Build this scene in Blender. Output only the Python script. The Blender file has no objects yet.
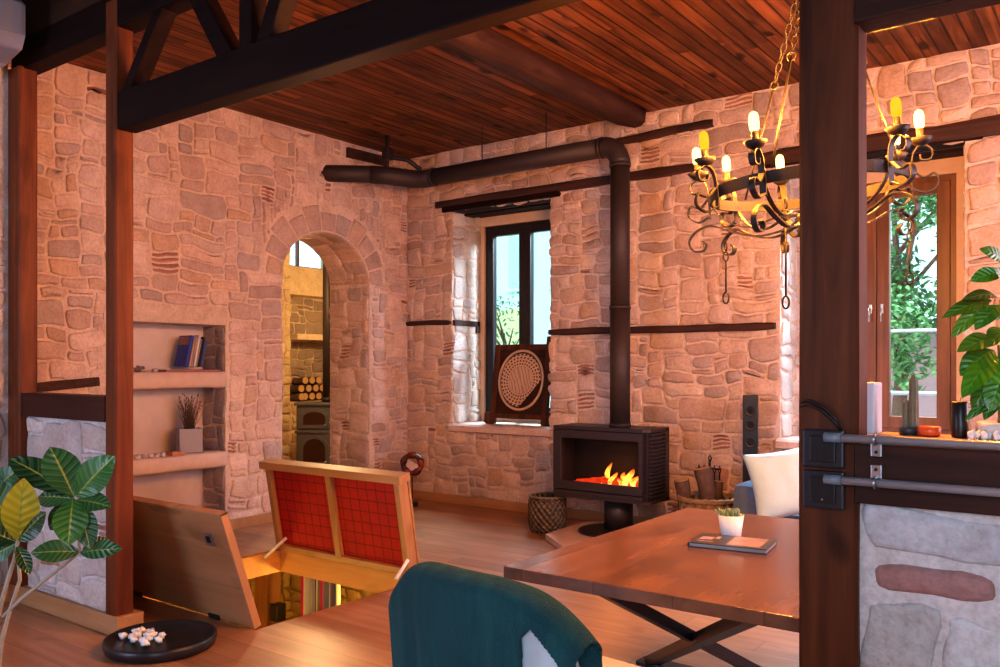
import bpy, bmesh, math, random
from mathutils import Vector, Matrix, noise
random.seed(7)
C = bpy.context.scene.collection
SC = bpy.context.scene
PI = math.pi

# ------------------------------------------------------------------ camera maths (only used to lay things out in metres)
CS, SN, F, EYE = .8018, .5976, 850.0, 1.5
def P(px, py, z):
    l = (px - 500) / F * z
    return Vector((CS * l - SN * z, SN * l + CS * z, EYE + (365 - py) * z / F))

# ------------------------------------------------------------------ node helpers
class NG:
    def __init__(s, name):
        s.m = bpy.data.materials.new(name); s.m.use_nodes = True
        s.t = s.m.node_tree; s.t.nodes.clear()
        s.out = s.n('ShaderNodeOutputMaterial')
    def n(s, ty, **kw):
        o = s.t.nodes.new(ty)
        for k, v in kw.items(): setattr(o, k, v)
        return o
    def l(s, a, b): s.t.links.new(a, b)
    def set(s, sock, v):
        if hasattr(v, 'links'): s.l(v, sock)
        else: sock.default_value = v
    def math(s, op, a, b=0.0, c=0.0):
        o = s.n('ShaderNodeMath', operation=op)
        s.set(o.inputs[0], a); s.set(o.inputs[1], b); s.set(o.inputs[2], c)
        return o.outputs[0]
    def obj(s): return s.n('ShaderNodeTexCoord').outputs['Object']
    def sep(s, v):
        o = s.n('ShaderNodeSeparateXYZ'); s.l(v, o.inputs[0]); return o.outputs
    def comb(s, x, y, z):
        o = s.n('ShaderNodeCombineXYZ'); s.set(o.inputs[0], x); s.set(o.inputs[1], y); s.set(o.inputs[2], z); return o.outputs[0]
    def noise(s, vec, scale, detail=3, rough=.55, dist=0.):
        o = s.n('ShaderNodeTexNoise'); s.l(vec, o.inputs['Vector'])
        o.inputs['Scale'].default_value = scale; o.inputs['Detail'].default_value = detail
        o.inputs['Roughness'].default_value = rough; o.inputs['Distortion'].default_value = dist
        return o.outputs['Fac']
    def ramp(s, fac, stops):
        o = s.n('ShaderNodeValToRGB'); s.l(fac, o.inputs[0])
        e = o.color_ramp.elements
        while len(e) < len(stops): e.new(.5)
        for k, (p, c) in enumerate(stops): e[k].position = p; e[k].color = (*c, 1) if len(c) == 3 else c
        return o.outputs[0]
    def mix(s, fac, a, b, mode='MIX'):
        o = s.n('ShaderNodeMix', data_type='RGBA', blend_type=mode)
        s.set(o.inputs[0], fac); s.set(o.inputs[6], a if hasattr(a, 'links') else (*a, 1)); s.set(o.inputs[7], b if hasattr(b, 'links') else (*b, 1))
        return o.outputs[2]
    def bump(s, h, strength=.3, dist=.01):
        o = s.n('ShaderNodeBump'); s.l(h, o.inputs['Height']); o.inputs['Strength'].default_value = strength
        o.inputs['Distance'].default_value = dist; return o.outputs[0]
    def bsdf(s, col, rough=.6, metal=0., normal=None, **kw):
        b = s.n('ShaderNodeBsdfPrincipled')
        s.set(b.inputs['Base Color'], col if hasattr(col, 'links') else (*col, 1)); s.set(b.inputs['Roughness'], rough)
        b.inputs['Metallic'].default_value = metal
        if normal is not None: s.l(normal, b.inputs['Normal'])
        for k, v in kw.items():
            k = k.replace('_', ' '); s.set(b.inputs[k], (*v, 1) if isinstance(v, tuple) and len(v) == 3 else v)
        s.l(b.outputs[0], s.out.inputs[0]); return b

def plain(name, col, rough=.6, metal=0., var=.15, scale=20, bump=.1, **kw):
    g = NG(name); o = g.obj(); f = g.noise(o, scale)
    c = g.mix(f, tuple(x * (1 - var) for x in col), tuple(min(1, x * (1 + var)) for x in col))
    g.bsdf(c, rough, metal, g.bump(f, bump, .004), **kw); return g.m

def wood(name, dark, light, along=0, across=1, pw=0., pl=1.6, gap=.004, rough=.45, grain=14, tone=.35, bump=.25, knots=.5, stretch=.07, spec=.5):
    g = NG(name); o = g.obj(); x = g.sep(o)
    third = 3 - along - across
    u, w, h = x[along], x[across], x[third]
    if pw:
        q = g.math('DIVIDE', w, pw); idx = g.math('FLOOR', q)
        wn = g.n('ShaderNodeTexWhiteNoise', noise_dimensions='1D'); g.l(idx, wn.inputs['W'])
        uu = g.math('ADD', g.math('DIVIDE', u, pl), g.math('MULTIPLY', wn.outputs[0], 7.3))
        seg = g.math('FLOOR', uu)
        w2 = g.n('ShaderNodeTexWhiteNoise', noise_dimensions='2D'); g.l(g.comb(idx, seg, 0), w2.inputs['Vector'])
        rnd = w2.outputs[0]
    else:
        rnd = None
    sh = g.math('MULTIPLY', rnd, 37.) if rnd is not None else 0.
    v = g.comb(g.math('ADD', g.math('MULTIPLY', u, stretch), sh), w, h)
    f1 = g.noise(v, grain, 5, .6, .6)
    v2 = g.comb(g.math('ADD', g.math('MULTIPLY', u, .45), sh), w, h)
    f2 = g.noise(v2, 5, 2, .5, .3)
    f = g.math('ADD', g.math('MULTIPLY', f1, .7), g.math('MULTIPLY', f2, .3))
    mid = tuple((a + b) / 2 for a, b in zip(dark, light))
    c = g.ramp(f, [(.3, dark), (.5, mid), (.68, light)])
    kn = g.noise(v2, 7, 1, .4)
    kf = g.ramp(kn, [(.66, (0, 0, 0)), (.74, (1, 1, 1))])
    c = g.mix(g.math('MULTIPLY', kf, knots), c, tuple(a * .4 for a in dark))
    hgt = f
    if rnd is not None:
        t = g.math('ADD', g.math('MULTIPLY', rnd, tone), 1 - tone / 2)
        c = g.mix(1., c, g.comb(t, t, t), 'MULTIPLY')
        fr = g.math('FRACT', q); d = g.math('MINIMUM', fr, g.math('SUBTRACT', 1., fr))
        gp = g.math('LESS_THAN', d, gap / pw)
        fu = g.math('FRACT', uu); du = g.math('MINIMUM', fu, g.math('SUBTRACT', 1., fu))
        gp = g.math('MAXIMUM', gp, g.math('LESS_THAN', du, .002 / pl))
        c = g.mix(g.math('MULTIPLY', gp, .75), c, tuple(a * .25 for a in dark))
        hgt = g.math('SUBTRACT', f, gp)
    b = g.bsdf(c, rough, 0., g.bump(hgt, bump, .01)); b.inputs['Specular IOR Level'].default_value = spec; return g.m

def stone_mat(name, tint=(1, 1, 1), rough=.85):
    g = NG(name); o = g.obj()
    a = g.n('ShaderNodeVertexColor'); a.layer_name = 'Col'
    f1 = g.noise(o, 7, 4, .6); f2 = g.noise(o, 45, 4, .65); f3 = g.noise(o, 1.3, 2)
    c = g.mix(1., a.outputs[0], g.ramp(f1, [(.3, (.84, .78, .74)), (.55, (1, 1, 1)), (.75, (1.08, 1.06, 1.04))]), 'MULTIPLY')
    c = g.mix(1., c, g.ramp(f2, [(.3, (.8, .78, .76)), (.6, (1.04, 1.04, 1.04))]), 'MULTIPLY')
    c = g.mix(g.math('MULTIPLY', f3, .15), c, (.74 * tint[0], .59 * tint[1], .50 * tint[2]))
    c = g.mix(1., c, tint, 'MULTIPLY')
    h = g.math('ADD', g.math('MULTIPLY', f1, .8), g.math('MULTIPLY', f2, .35))
    g.bsdf(c, rough, 0., g.bump(h, .75, .03)); return g.m

def glass(name, col=(.93, .97, .97), a=.03, rough=.02):
    g = NG(name); tr = g.n('ShaderNodeBsdfTransparent'); tr.inputs[0].default_value = (*col, 1)
    gl = g.n('ShaderNodeBsdfGlossy'); gl.inputs['Roughness'].default_value = rough
    mx = g.n('ShaderNodeMixShader'); mx.inputs[0].default_value = a
    g.l(tr.outputs[0], mx.inputs[1]); g.l(gl.outputs[0], mx.inputs[2]); g.l(mx.outputs[0], g.out.inputs[0]); return g.m

def emit(name, c1, c2, s, scale=8):
    g = NG(name); f = g.noise(g.obj(), scale, 2); c = g.mix(f, c1, c2)
    e = g.n('ShaderNodeEmission'); g.l(c, e.inputs[0]); e.inputs[1].default_value = s
    g.l(e.outputs[0], g.out.inputs[0]); return g.m

# ------------------------------------------------------------------ mesh builder
class MB:
    def __init__(s):
        s.bm = bmesh.new(); s.col = s.bm.loops.layers.float_color.new('Col'); s.uv = s.bm.loops.layers.uv.new('UVMap'); s.c = (1, 1, 1)
    def face(s, vs, c=None, smooth=False, uvs=None):
        try: f = s.bm.faces.new(vs)
        except ValueError: return None
        c = c or s.c; f.smooth = smooth
        for k, lp in enumerate(f.loops):
            lp[s.col] = (*c, 1)
            if uvs: lp[s.uv].uv = uvs[k]
        return f
    def v(s, p): return s.bm.verts.new(p)
    def box(s, a, b, M=None, bev=0., c=None):
        x0, y0, z0 = a; x1, y1, z1 = b
        if x0 > x1: x0, x1 = x1, x0
        if y0 > y1: y0, y1 = y1, y0
        if z0 > z1: z0, z1 = z1, z0
        if bev:
            t = bmesh.new(); bmesh.ops.create_cube(t, size=1)
            for q in t.verts: q.co = Vector(((x0 + x1) / 2 + q.co.x * (x1 - x0), (y0 + y1) / 2 + q.co.y * (y1 - y0), (z0 + z1) / 2 + q.co.z * (z1 - z0)))
            bmesh.ops.bevel(t, geom=t.edges[:], offset=min(bev, (x1 - x0) / 2.2, (y1 - y0) / 2.2, (z1 - z0) / 2.2), segments=2, profile=.6, affect='EDGES')
            mp = {}
            for q in t.verts: mp[q] = s.v(M @ q.co if M else q.co)
            for f in t.faces: s.face([mp[q] for q in f.verts], c)
            t.free(); return s
        ps = [Vector(p) for p in ((x0, y0, z0), (x1, y0, z0), (x1, y1, z0), (x0, y1, z0), (x0, y0, z1), (x1, y0, z1), (x1, y1, z1), (x0, y1, z1))]
        vs = [s.v(M @ p if M else p) for p in ps]
        for q in ((0, 3, 2, 1), (4, 5, 6, 7), (0, 1, 5, 4), (1, 2, 6, 5), (2, 3, 7, 6), (3, 0, 4, 7)): s.face([vs[k] for k in q], c)
        return s
    def beam(s, p0, p1, w, h, up=(0, 0, 1), bev=.006, c=None):
        p0 = Vector(p0); p1 = Vector(p1); d = (p1 - p0); L = d.length; d.normalize()
        u = Vector(up); sdir = d.cross(u).normalized(); u = sdir.cross(d).normalized()
        M = Matrix((( d.x, sdir.x, u.x, p0.x), (d.y, sdir.y, u.y, p0.y), (d.z, sdir.z, u.z, p0.z), (0, 0, 0, 1)))
        return s.box((0, -w / 2, -h / 2), (L, w / 2, h / 2), M, bev, c)
    def tube(s, pts, r, seg=10, c=None, cap=True, closed=False):
        pts = [Vector(p) for p in pts]; n = len(pts)
        rs = r if isinstance(r, (list, tuple)) else [r] * n
        rings = []; prev = None
        for k, p in enumerate(pts):
            if closed: d = (pts[(k + 1) % n] - pts[k - 1])
            else: d = (pts[min(k + 1, n - 1)] - pts[max(k - 1, 0)])
            d.normalize()
            if prev is None:
                a = Vector((0, 0, 1)) if abs(d.z) < .9 else Vector((1, 0, 0))
                u = d.cross(a).normalized()
            else:
                u = (prev - d * prev.dot(d))
                u = u.normalized() if u.length > 1e-6 else d.orthogonal().normalized()
            prev = u; w = d.cross(u)
            rings.append([s.v(p + (u * math.cos(2 * PI * j / seg) + w * math.sin(2 * PI * j / seg)) * rs[k]) for j in range(seg)])
        for k in range(n if closed else n - 1):
            A, B = rings[k], rings[(k + 1) % n]
            for j in range(seg): s.face([A[j], A[(j + 1) % seg], B[(j + 1) % seg], B[j]], c, True)
        if cap and not closed:
            s.face(rings[0][::-1], c); s.face(rings[-1], c)
        return s
    def ribbon(s, pts, w, t, up, c=None):
        """flat bar of width w (along up) and thickness t following pts"""
        pts = [Vector(p) for p in pts]; n = len(pts); up = Vector(up).normalized(); rr = []
        for k, p in enumerate(pts):
            d = (pts[min(k + 1, n - 1)] - pts[max(k - 1, 0)]).normalized()
            sd = d.cross(up).normalized()
            rr.append([s.v(p + up * a * w / 2 + sd * b * t / 2) for a, b in ((-1, -1), (1, -1), (1, 1), (-1, 1))])
        for k in range(n - 1):
            for j in range(4): s.face([rr[k][j], rr[k][(j + 1) % 4], rr[k + 1][(j + 1) % 4], rr[k + 1][j]], c)
        s.face(rr[0][::-1], c); s.face(rr[-1], c); return s
    def lathe(s, prof, o=(0, 0, 0), seg=28, M=None, c=None, smooth=True, cap0=True, cap1=True, sx=1., sy=1.):
        o = Vector(o); rings = []
        for r, z in prof:
            ring = []
            for j in range(seg):
                a = 2 * PI * j / seg; p = Vector((r * math.cos(a) * sx, r * math.sin(a) * sy, z))
                ring.append(s.v((M @ p if M else p) + o))
            rings.append(ring)
        for k in range(len(rings) - 1):
            A, B = rings[k], rings[k + 1]
            for j in range(seg): s.face([A[j], A[(j + 1) % seg], B[(j + 1) % seg], B[j]], c, smooth)
        if cap0: s.face(rings[0][::-1], c)
        if cap1: s.face(rings[-1], c)
        return s
    def prism(s, poly, f0, f1, c=None, smooth=False):
        """poly: list of 2d points; f0,f1 map 2d -> 3d for both ends"""
        A = [s.v(f0(*p)) for p in poly]; B = [s.v(f1(*p)) for p in poly]
        n = len(poly)
        s.face(A[::-1], c); s.face(B, c)
        for j in range(n): s.face([A[j], A[(j + 1) % n], B[(j + 1) % n], B[j]], c, smooth)
        return s
    def blob(s, o, r, c=None, sc=(1, 1, 1), jit=0., sub=2, seed=0):
        t = bmesh.new(); bmesh.ops.create_icosphere(t, subdivisions=sub, radius=1)
        mp = {}
        for q in t.verts:
            k = 1 + jit * noise.noise(q.co * 1.7 + Vector((seed, seed * 1.3, 0)))
            mp[q] = s.v(Vector((q.co.x * r * sc[0] * k, q.co.y * r * sc[1] * k, q.co.z * r * sc[2] * k)) + Vector(o))
        for f in t.faces: s.face([mp[q] for q in f.verts], c, True)
        t.free(); return s
    def leaf(s, base, tip, width, up=(0, 0, 1), droop=.1, cup=.15, n=8, c=None, peak=.5):
        base = Vector(base); tip = Vector(tip); d = tip - base; L = d.length; dn = d.normalized()
        sd = dn.cross(Vector(up)); sd = sd.normalized() if sd.length > .05 else dn.orthogonal().normalized()
        nn = sd.cross(dn).normalized(); rows = []
        for k in range(n + 1):
            t = k / n; e = t ** (math.log(.5) / math.log(peak))
            w = width / 2 * max(.02, math.sin(PI * e) ** .75)
            ce = base + dn * L * t + nn * (droop * L * math.sin(PI * t))
            rows.append([(s.v(ce + sd * w * q + nn * cup * w * abs(q) * 1.0), (t, .5 + q / 2)) for q in (-1, -.5, 0, .5, 1)])
        for k in range(n):
            for j in range(4):
                q = [rows[k][j], rows[k][j + 1], rows[k + 1][j + 1], rows[k + 1][j]]
                s.face([a[0] for a in q], c, True, [a[1] for a in q])
        return s
    def build(s, name, mat, parent=None, at=None, loc=None, rot=None, autosmooth=False):
        me = bpy.data.meshes.new(name); bmesh.ops.recalc_face_normals(s.bm, faces=s.bm.faces[:])
        s.bm.to_mesh(me); s.bm.free(); me.materials.append(mat)
        o = bpy.data.objects.new(name, me); C.objects.link(o)
        if parent is not None:
            o.parent = parent
            if at is not None: o.location = -Vector(at)      # mesh written in room metres, parent stands at 'at'
        if loc is not None: o.location = loc
        if rot is not None: o.rotation_euler = rot
        return o

def tag(o, label=None, cat=None, group=None, kind=None):
    if label: o['label'] = label
    if cat: o['category'] = cat
    if group: o['group'] = group
    if kind: o['kind'] = kind
    return o
def thing(name, loc, label, cat, group=None, rot=(0, 0, 0)):
    o = bpy.data.objects.new(name, None); C.objects.link(o); o.location = loc; o.rotation_euler = rot; o.empty_display_size = .1
    return tag(o, label, cat, group)
def struct(name, mb, mat): return tag(mb.build(name, mat), kind='structure')
def dup(root, loc=None, rot=None, label=None):
    r = root.copy(); C.objects.link(r)
    if loc is not None: r.location = loc
    if rot is not None: r.rotation_euler = rot
    if label: r['label'] = label
    for ch in list(root.children):
        c = ch.copy(); C.objects.link(c); c.parent = r
        for g in list(ch.children):
            d = g.copy(); C.objects.link(d); d.parent = c
    return r

# ------------------------------------------------------------------ materials
M = {}
M['stone'] = stone_mat('rubble_stone')
M['stone_white'] = stone_mat('whitewashed_stone', (1.0, 1.0, 1.02))
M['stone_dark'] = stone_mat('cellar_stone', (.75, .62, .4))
M['floor'] = wood('oak_floor', (.25, .115, .055), (.46, .24, .13), 0, 1, .19, 2.0, .002, .34, 9, .28, .12, .35)
M['ceil'] = wood('pine_ceiling', (.035, .010, .004), (.30, .105, .036), 1, 0, .105, 2.2, .008, .5, 17, .8, .6, .9, .05, .2)
M['ceil_dark'] = wood('dark_ceiling', (.03, .012, .006), (.07, .03, .015), 0, 1, .13, 2.2, .006, .5)
M['beam_x'] = wood('dark_beam_x', (.008, .003, .003), (.022, .009, .007), 0, 1, rough=.6, spec=.15, grain=16, bump=.3)
M['beam_y'] = wood('dark_beam_y', (.03, .013, .010), (.10, .045, .03), 1, 0, rough=.6, spec=.25, grain=16, bump=.5)
M['post'] = wood('stained_post', (.028, .009, .005), (.17, .052, .020), 2, 0, rough=.45, spec=.25, grain=14, bump=.25, knots=.7)
M['post_red'] = wood('stained_post_red', (.08, .020, .008), (.24, .07, .024), 2, 0, rough=.5, spec=.2, grain=14, bump=.25, knots=.3)
M['plank'] = wood('stained_board', (.022, .007, .005), (.075, .024, .014), 0, 2, rough=.5, spec=.25, grain=12, bump=.25, knots=.6)
M['oldwood'] = wood('weathered_timber', (.022, .009, .006), (.09, .034, .022), 0, 2, rough=.75, grain=18, bump=.8)
M['table'] = wood('walnut_top', (.10, .045, .030), (.22, .105, .068), 1, 0, .3, 4., .001, .24, 8, .3, .06, .5, .12)
M['oak'] = wood('oak_trim', (.34, .17, .075), (.52, .29, .14), 0, 1, rough=.45, grain=10, bump=.12, knots=.2)
M['oak_z'] = wood('oak_trim_up', (.34, .17, .075), (.52, .29, .14), 2, 0, rough=.45, grain=10, bump=.12, knots=.2)
M['hatch'] = wood('hatch_planks', (.30, .145, .06), (.46, .24, .115), 0, 2, .24, 3., .0008, .4, 8, .2, .06, .4)
M['fascia'] = wood('pine_fascia', (.55, .26, .08), (.75, .42, .16), 0, 2, rough=.5, grain=10, bump=.1, knots=.2)
M['win_dark'] = plain('dark_window_frame', (.018, .013, .013), .35, 0, .2)
M['win_brown'] = wood('brown_window_frame', (.10, .034, .010), (.27, .10, .034), 2, 0, rough=.35, grain=14, bump=.1, knots=.1)
M['plaster'] = plain('warm_plaster', (.72, .50, .34), .9, 0, .12, 9, .25)
M['niche'] = plain('niche_plaster', (.66, .56, .52), .9, 0, .16, 6, .3)
M['shelf'] = plain('plaster_shelf', (.66, .50, .43), .9, 0, .14, 14, .5)
M['iron'] = plain('wrought_iron', (.030, .024, .024), .5, .2, .3, 60, .2)
M['stove'] = plain('cast_iron', (.055, .042, .045), .42, .4, .15, 90, .1)
M['pipe'] = plain('flue_steel', (.045, .030, .028), .55, .1, .15, 30, .05)
M['black'] = plain('black_plastic', (.012, .012, .014), .35, 0, .2)
M['steel'] = plain('brushed_steel', (.5, .5, .52), .3, .9, .08, 50)
M['conduit'] = plain('grey_conduit', (.36, .37, .40), .35, .4, .06)
M['white_ceramic'] = plain('white_ceramic', (.82, .84, .86), .35, 0, .04, 8)
M['glass'] = glass('window_glass')
M['stove_glass'] = glass('stove_glass', (.75, .62, .55), .07, .05)

# ------------------------------------------------------------------ rubble masonry
def value_noise(x, y, s):
    return Vector((noise.noise(Vector((x * s, y * s, 3.1))), noise.noise(Vector((x * s, y * s, 17.7)))))
PAL = [(.52, .36, .28), (.54, .39, .32), (.48, .36, .31), (.62, .41, .28), (.58, .42, .33), (.64, .46, .36), (.68, .50, .40), (.60, .42, .33), (.65, .48, .39), (.72, .55, .45), (.56, .41, .34), (.66, .46, .33), (.62, .47, .41), (.70, .52, .40), (.68, .50, .40)]
PALW = [(.62, .56, .52), (.68, .62, .57), (.56, .50, .47), (.66, .60, .58), (.60, .52, .46)]
BRICK = [(.42, .19, .13), (.36, .17, .13), (.48, .23, .16)]
def stones(mb, fn, u0, u1, v0, v1, ok, seed=0, cs=.055, wmax=8, hmax=4, pal=PAL, relief=.017, gap=.005, brick=.03, jit=.022):
    """fn(u,v,d)->3d. fills the rectangle with irregular field stones where ok(u,v) holds"""
    R = random.Random(seed)
    nu = int((u1 - u0) / cs); nv = int((v1 - v0) / cs); du = (u1 - u0) / nu; dv = (v1 - v0) / nv
    occ = [[not ok(u0 + (i + .5) * du, v0 + (j + .5) * dv) for i in range(nu)] for j in range(nv)]
    def one(i0, j0, w, h, c, rel):
        a0, a1 = u0 + i0 * du, u0 + (i0 + w) * du; b0, b1 = v0 + j0 * dv, v0 + (j0 + h) * dv
        put(a0, a1, b0, b1, c, rel)
    def put(a0, a1, b0, b1, c, rel):
        cu, cv = (a0 + a1) / 2, (b0 + b1) / 2; hw, hh = (a1 - a0) / 2, (b1 - b0) / 2
        e = R.uniform(5.5, 16); n = 20; rings = []; sk = R.uniform(-.07, .07); sk2 = R.uniform(-.07, .07)
        tl = R.uniform(-.25, .25) * rel; tv = R.uniform(-.3, .3) * rel
        for ins, dep in ((0, -.003), (.005, rel * .7), (.018, rel)):
            ring = []
            for k in range(n):
                a = 2 * PI * (k + .5) / n; ca, sa = math.cos(a), math.sin(a)
                rr = (abs(ca) ** e + abs(sa) ** e) ** (-1 / e)
                x = ca * rr * max(hw - gap - ins, .006); y = sa * rr * max(hh - gap - ins, .006)
                q = value_noise(cu + x, cv + y, 3.6) * jit * 2.2 + value_noise(cu + x, cv + y, 13.) * jit * .6
                if ca * sa > 0: x *= 1 - abs(sk) * abs(ca * sa) * 2
                else: y *= 1 - abs(sk2) * abs(ca * sa) * 2
                uu = cu + x + q.x; vv = cv + y + q.y
                dd = dep if dep < 0 else dep + tl * x / max(hw, .01) + tv * y / max(hh, .01) + rel * .35 * noise.noise(Vector((uu * 14, vv * 14, 9.)))
                ring.append(mb.v(fn(uu, vv, max(dd, -.003))))
            rings.append(ring)
        ctr = mb.v(fn(cu, cv, rel * R.uniform(.95, 1.25)))
        for A, B in ((0, 1), (1, 2)):
            for k in range(n): mb.face([rings[A][k], rings[A][(k + 1) % n], rings[B][(k + 1) % n], rings[B][k]], c, A > 0)
        for k in range(n): mb.face([rings[2][k], rings[2][(k + 1) % n], ctr], c, True)
    for j in range(nv):
        for i in range(nu):
            if occ[j][i]: continue
            h = R.choice([1, 2, 2, 2, 3, 3, hmax]); w = R.choice([2, 3, 3, 4, 4, 5, 5, 6, 7, wmax]); w = max(w, h)
            w = min(w, wmax)
            if w < 3: h = min(h, 2)
            if w > 4 and h == 1: w = 4
            ww = 0
            while ww < w and i + ww < nu and not occ[j][i + ww]: ww += 1
            rest = 0
            while i + ww + rest < nu and rest < 2 and not occ[j][i + ww + rest]: rest += 1
            if rest == 1: ww += 1
            hh = 0
            while hh < h and j + hh < nv and all(not occ[j + hh][i + k] for k in range(ww)): hh += 1
            if j + hh == nv - 1 and all(not occ[nv - 1][i + k] for k in range(ww)): hh += 1
            for y in range(j, j + hh):
                for x in range(i, i + ww): occ[y][x] = True
            rel = relief * R.uniform(.55, 1.25)
            if hh >= 2 and 2 <= ww <= 5 and R.random() < brick:
                nb = hh + (1 if hh < 4 else 0)
                for b in range(nb):
                    a0 = u0 + i * du; b0 = v0 + j * dv + b * hh * dv / nb
                    put(a0, a0 + ww * du, b0, b0 + hh * dv / nb, R.choice(BRICK), rel * .6)
                continue
            if R.random() < brick * .5 and ww <= 4: c = R.choice(BRICK)
            else:
                c = R.choice(pal); k = R.uniform(.90, 1.10); c = tuple(x * k for x in c)
            one(i, j, ww, hh, c, rel)
MORT = (.76, .60, .50); MORTW = (.66, .62, .60)

# ------------------------------------------------------------------ room shell
XL, YB, HC = -6.6, 7.1, 3.83            # far room: side wall, end wall, ceiling
HX0, HX1, HY0, HY1 = -5.59, -3.985, 3.03, 4.50   # hatch opening in the floor
# end wall (two window openings)
W1 = (-5.94, -4.66, .86, 3.17); W2 = (-2.37, -1.00, .88, 3.16)
XR, TH = 2.5, .62
def back_ok(u, v):
    for a, b, c, d in (W1, W2):
        if a < u < b and c < v < d: return False
    return True
mb = MB(); mb.c = MORT
xs = [XL - TH, W1[0], W1[1], W2[0], W2[1], XR + .2]
for k in (0, 2, 4): mb.box((xs[k], YB, -.25), (xs[k + 1], YB + TH, HC + .1))
for w in (W1, W2):
    mb.box((w[0], YB, -.25), (w[1], YB + TH, w[2])); mb.box((w[0], YB, w[3]), (w[1], YB + TH, HC + .1))
stones(mb, lambda u, v, d: Vector((u, YB - d, v)), XL, XR, .08, HC, back_ok, 3, cs=.052, brick=.03, gap=.006)
for w in (W1, W2):   # splayed jambs, whitewashed stones
    for xx, sg in ((w[0], 1), (w[1], -1)):
        stones(mb, lambda u, v, d, xx=xx, sg=sg: Vector((xx + sg * d, u, v)), YB + .01, YB + TH - .1, w[2], w[3], lambda u, v: True, 5 + sg, wmax=5, relief=.014, pal=PALW, brick=.0, gap=.006)
struct('wall_back', mb, M['stone'])

# side wall with arch and niches
AY0, AY1, ASP, ARI = 5.33, 6.50, 2.36, .50
ACY, AHW = (AY0 + AY1) / 2, (AY1 - AY0) / 2
N = [(3.62, 4.69, 1.44, 1.86), (3.62, 4.69, .72, 1.30), (3.62, 4.69, .10, .585)]
def arch_pt(a, k=1.0, o=0.0): return (ACY + (AHW + o) * math.cos(a) * k, ASP + (ARI + o) * math.sin(a) * k)
def left_ok(u, v):
    if AY0 - .02 < u < AY1 + .02 and v < ASP: return False
    if v >= ASP:
        q = ((u - ACY) / (AHW + .27)) ** 2 + ((v - ASP) / (ARI + .30)) ** 2
        if q < 1: return False
    if 3.55 < u < 4.70 and .08 < v < 2.02: return False
    return True
mb = MB(); mb.c = MORT
X1 = XL - TH
def wbox(y0, y1, z0, z1, d=TH): mb.box((XL, y0, z0), (XL - d, y1, z1))
wbox(2.45, 3.62, -.25, HC + .1); wbox(4.69, AY0, -.25, HC + .1); wbox(AY1, YB + TH, -.25, HC + .1)
mb.box((XL - .36, 3.62, -.25), (XL - TH, 4.69, HC + .1))
wbox(3.62, 4.69, 1.86, HC + .1, .4); wbox(3.62, 4.69, -.25, .10, .4)
wbox(AY0, AY1, ASP + ARI, HC + .1); wbox(AY0, AY1, -.25, 0)
for sg in (-1, 1):                            # spandrels
    pts = [arch_pt(a) for a in [PI / 2 * k / 10 for k in range(11)]]
    if sg < 0: pts = [(2 * ACY - y, z) for y, z in pts]
    ed = AY1 if sg > 0 else AY0
    for k in range(10):
        (ya, za), (yb, zb) = pts[k], pts[k + 1]
        poly = [(ya, za), (yb, zb), (yb, ASP + ARI), (ya, ASP + ARI)]
        if abs(za - (ASP + ARI)) < 1e-5: continue
        mb.prism(poly, lambda y, z: Vector((XL, y, z)), lambda y, z: Vector((X1, y, z)))
LW = [(.54, .40, .36), (.58, .42, .36), (.52, .42, .40), (.66, .46, .35), (.62, .47, .41), (.72, .54, .47), (.68, .50, .44), (.74, .57, .50), (.64, .47, .42), (.70, .55, .50), (.60, .45, .41), (.72, .56, .48)]
stones(mb, lambda u, v, d: Vector((XL + d, u, v)), 2.45, YB, .08, HC, left_ok, 11, cs=.05, pal=LW, relief=.016, gap=.007, brick=.035, wmax=9)
# plain rendered band round the niches
R = random.Random(4)
mb.box((XL + .012, 3.55, 1.86), (XL, 4.70, 2.02), c=(.68, .54, .46))
mb.box((XL + .010, 3.50, .08), (XL, 3.62, 1.86), c=(.66, .53, .46))
# voussoirs
nV = 11
for k in range(nV):
    a0, a1 = PI * k / nV + .018, PI * (k + 1) / nV - .018
    oo = .23 + R.uniform(-.07, .06); aa = [a0 + (a1 - a0) * q / 3 for q in range(4)]
    poly = [arch_pt(a, 1, .012) for a in aa] + [arch_pt(a, 1, oo) for a in aa[::-1]]
    cy = sum(p[0] for p in poly) / 8; cz = sum(p[1] for p in poly) / 8; cc = R.choice(LW); kk = R.uniform(.85, 1.05); cc = tuple(x * kk for x in cc)
    r0 = [mb.v((XL - .002, y, z)) for y, z in poly]; r1 = [mb.v((XL + .018, cy + (y - cy) * .95, cz + (z - cz) * .95)) for y, z in poly]
    r2 = [mb.v((XL + .026, cy + (y - cy) * .8, cz + (z - cz) * .8)) for y, z in poly]
    for A, B in ((r0, r1), (r1, r2)):
        for q in range(8): mb.face([A[q], A[(q + 1) % 8], B[(q + 1) % 8], B[q]], cc, True)
    mb.face(r2, cc, True)
# stones inside the arch reveal (jambs then soffit)
for yy, sg in ((AY1, -1), (AY0, 1)):
    stones(mb, lambda u, v, d, yy=yy, sg=sg: Vector((u, yy + sg * d, v)), X1, XL, 0.0, ASP, lambda u, v: True, 21 + sg, pal=LW, wmax=6, relief=.018, gap=.008)
stones(mb, lambda u, v, d: Vector((u, arch_pt(v / .55, 1, -d)[0], arch_pt(v / .55, 1, -d)[1])), X1, XL, 0.02, PI * .55 - .02, lambda u, v: True, 31, pal=LW, wmax=5, hmax=3, relief=.014, jit=.012)
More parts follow.
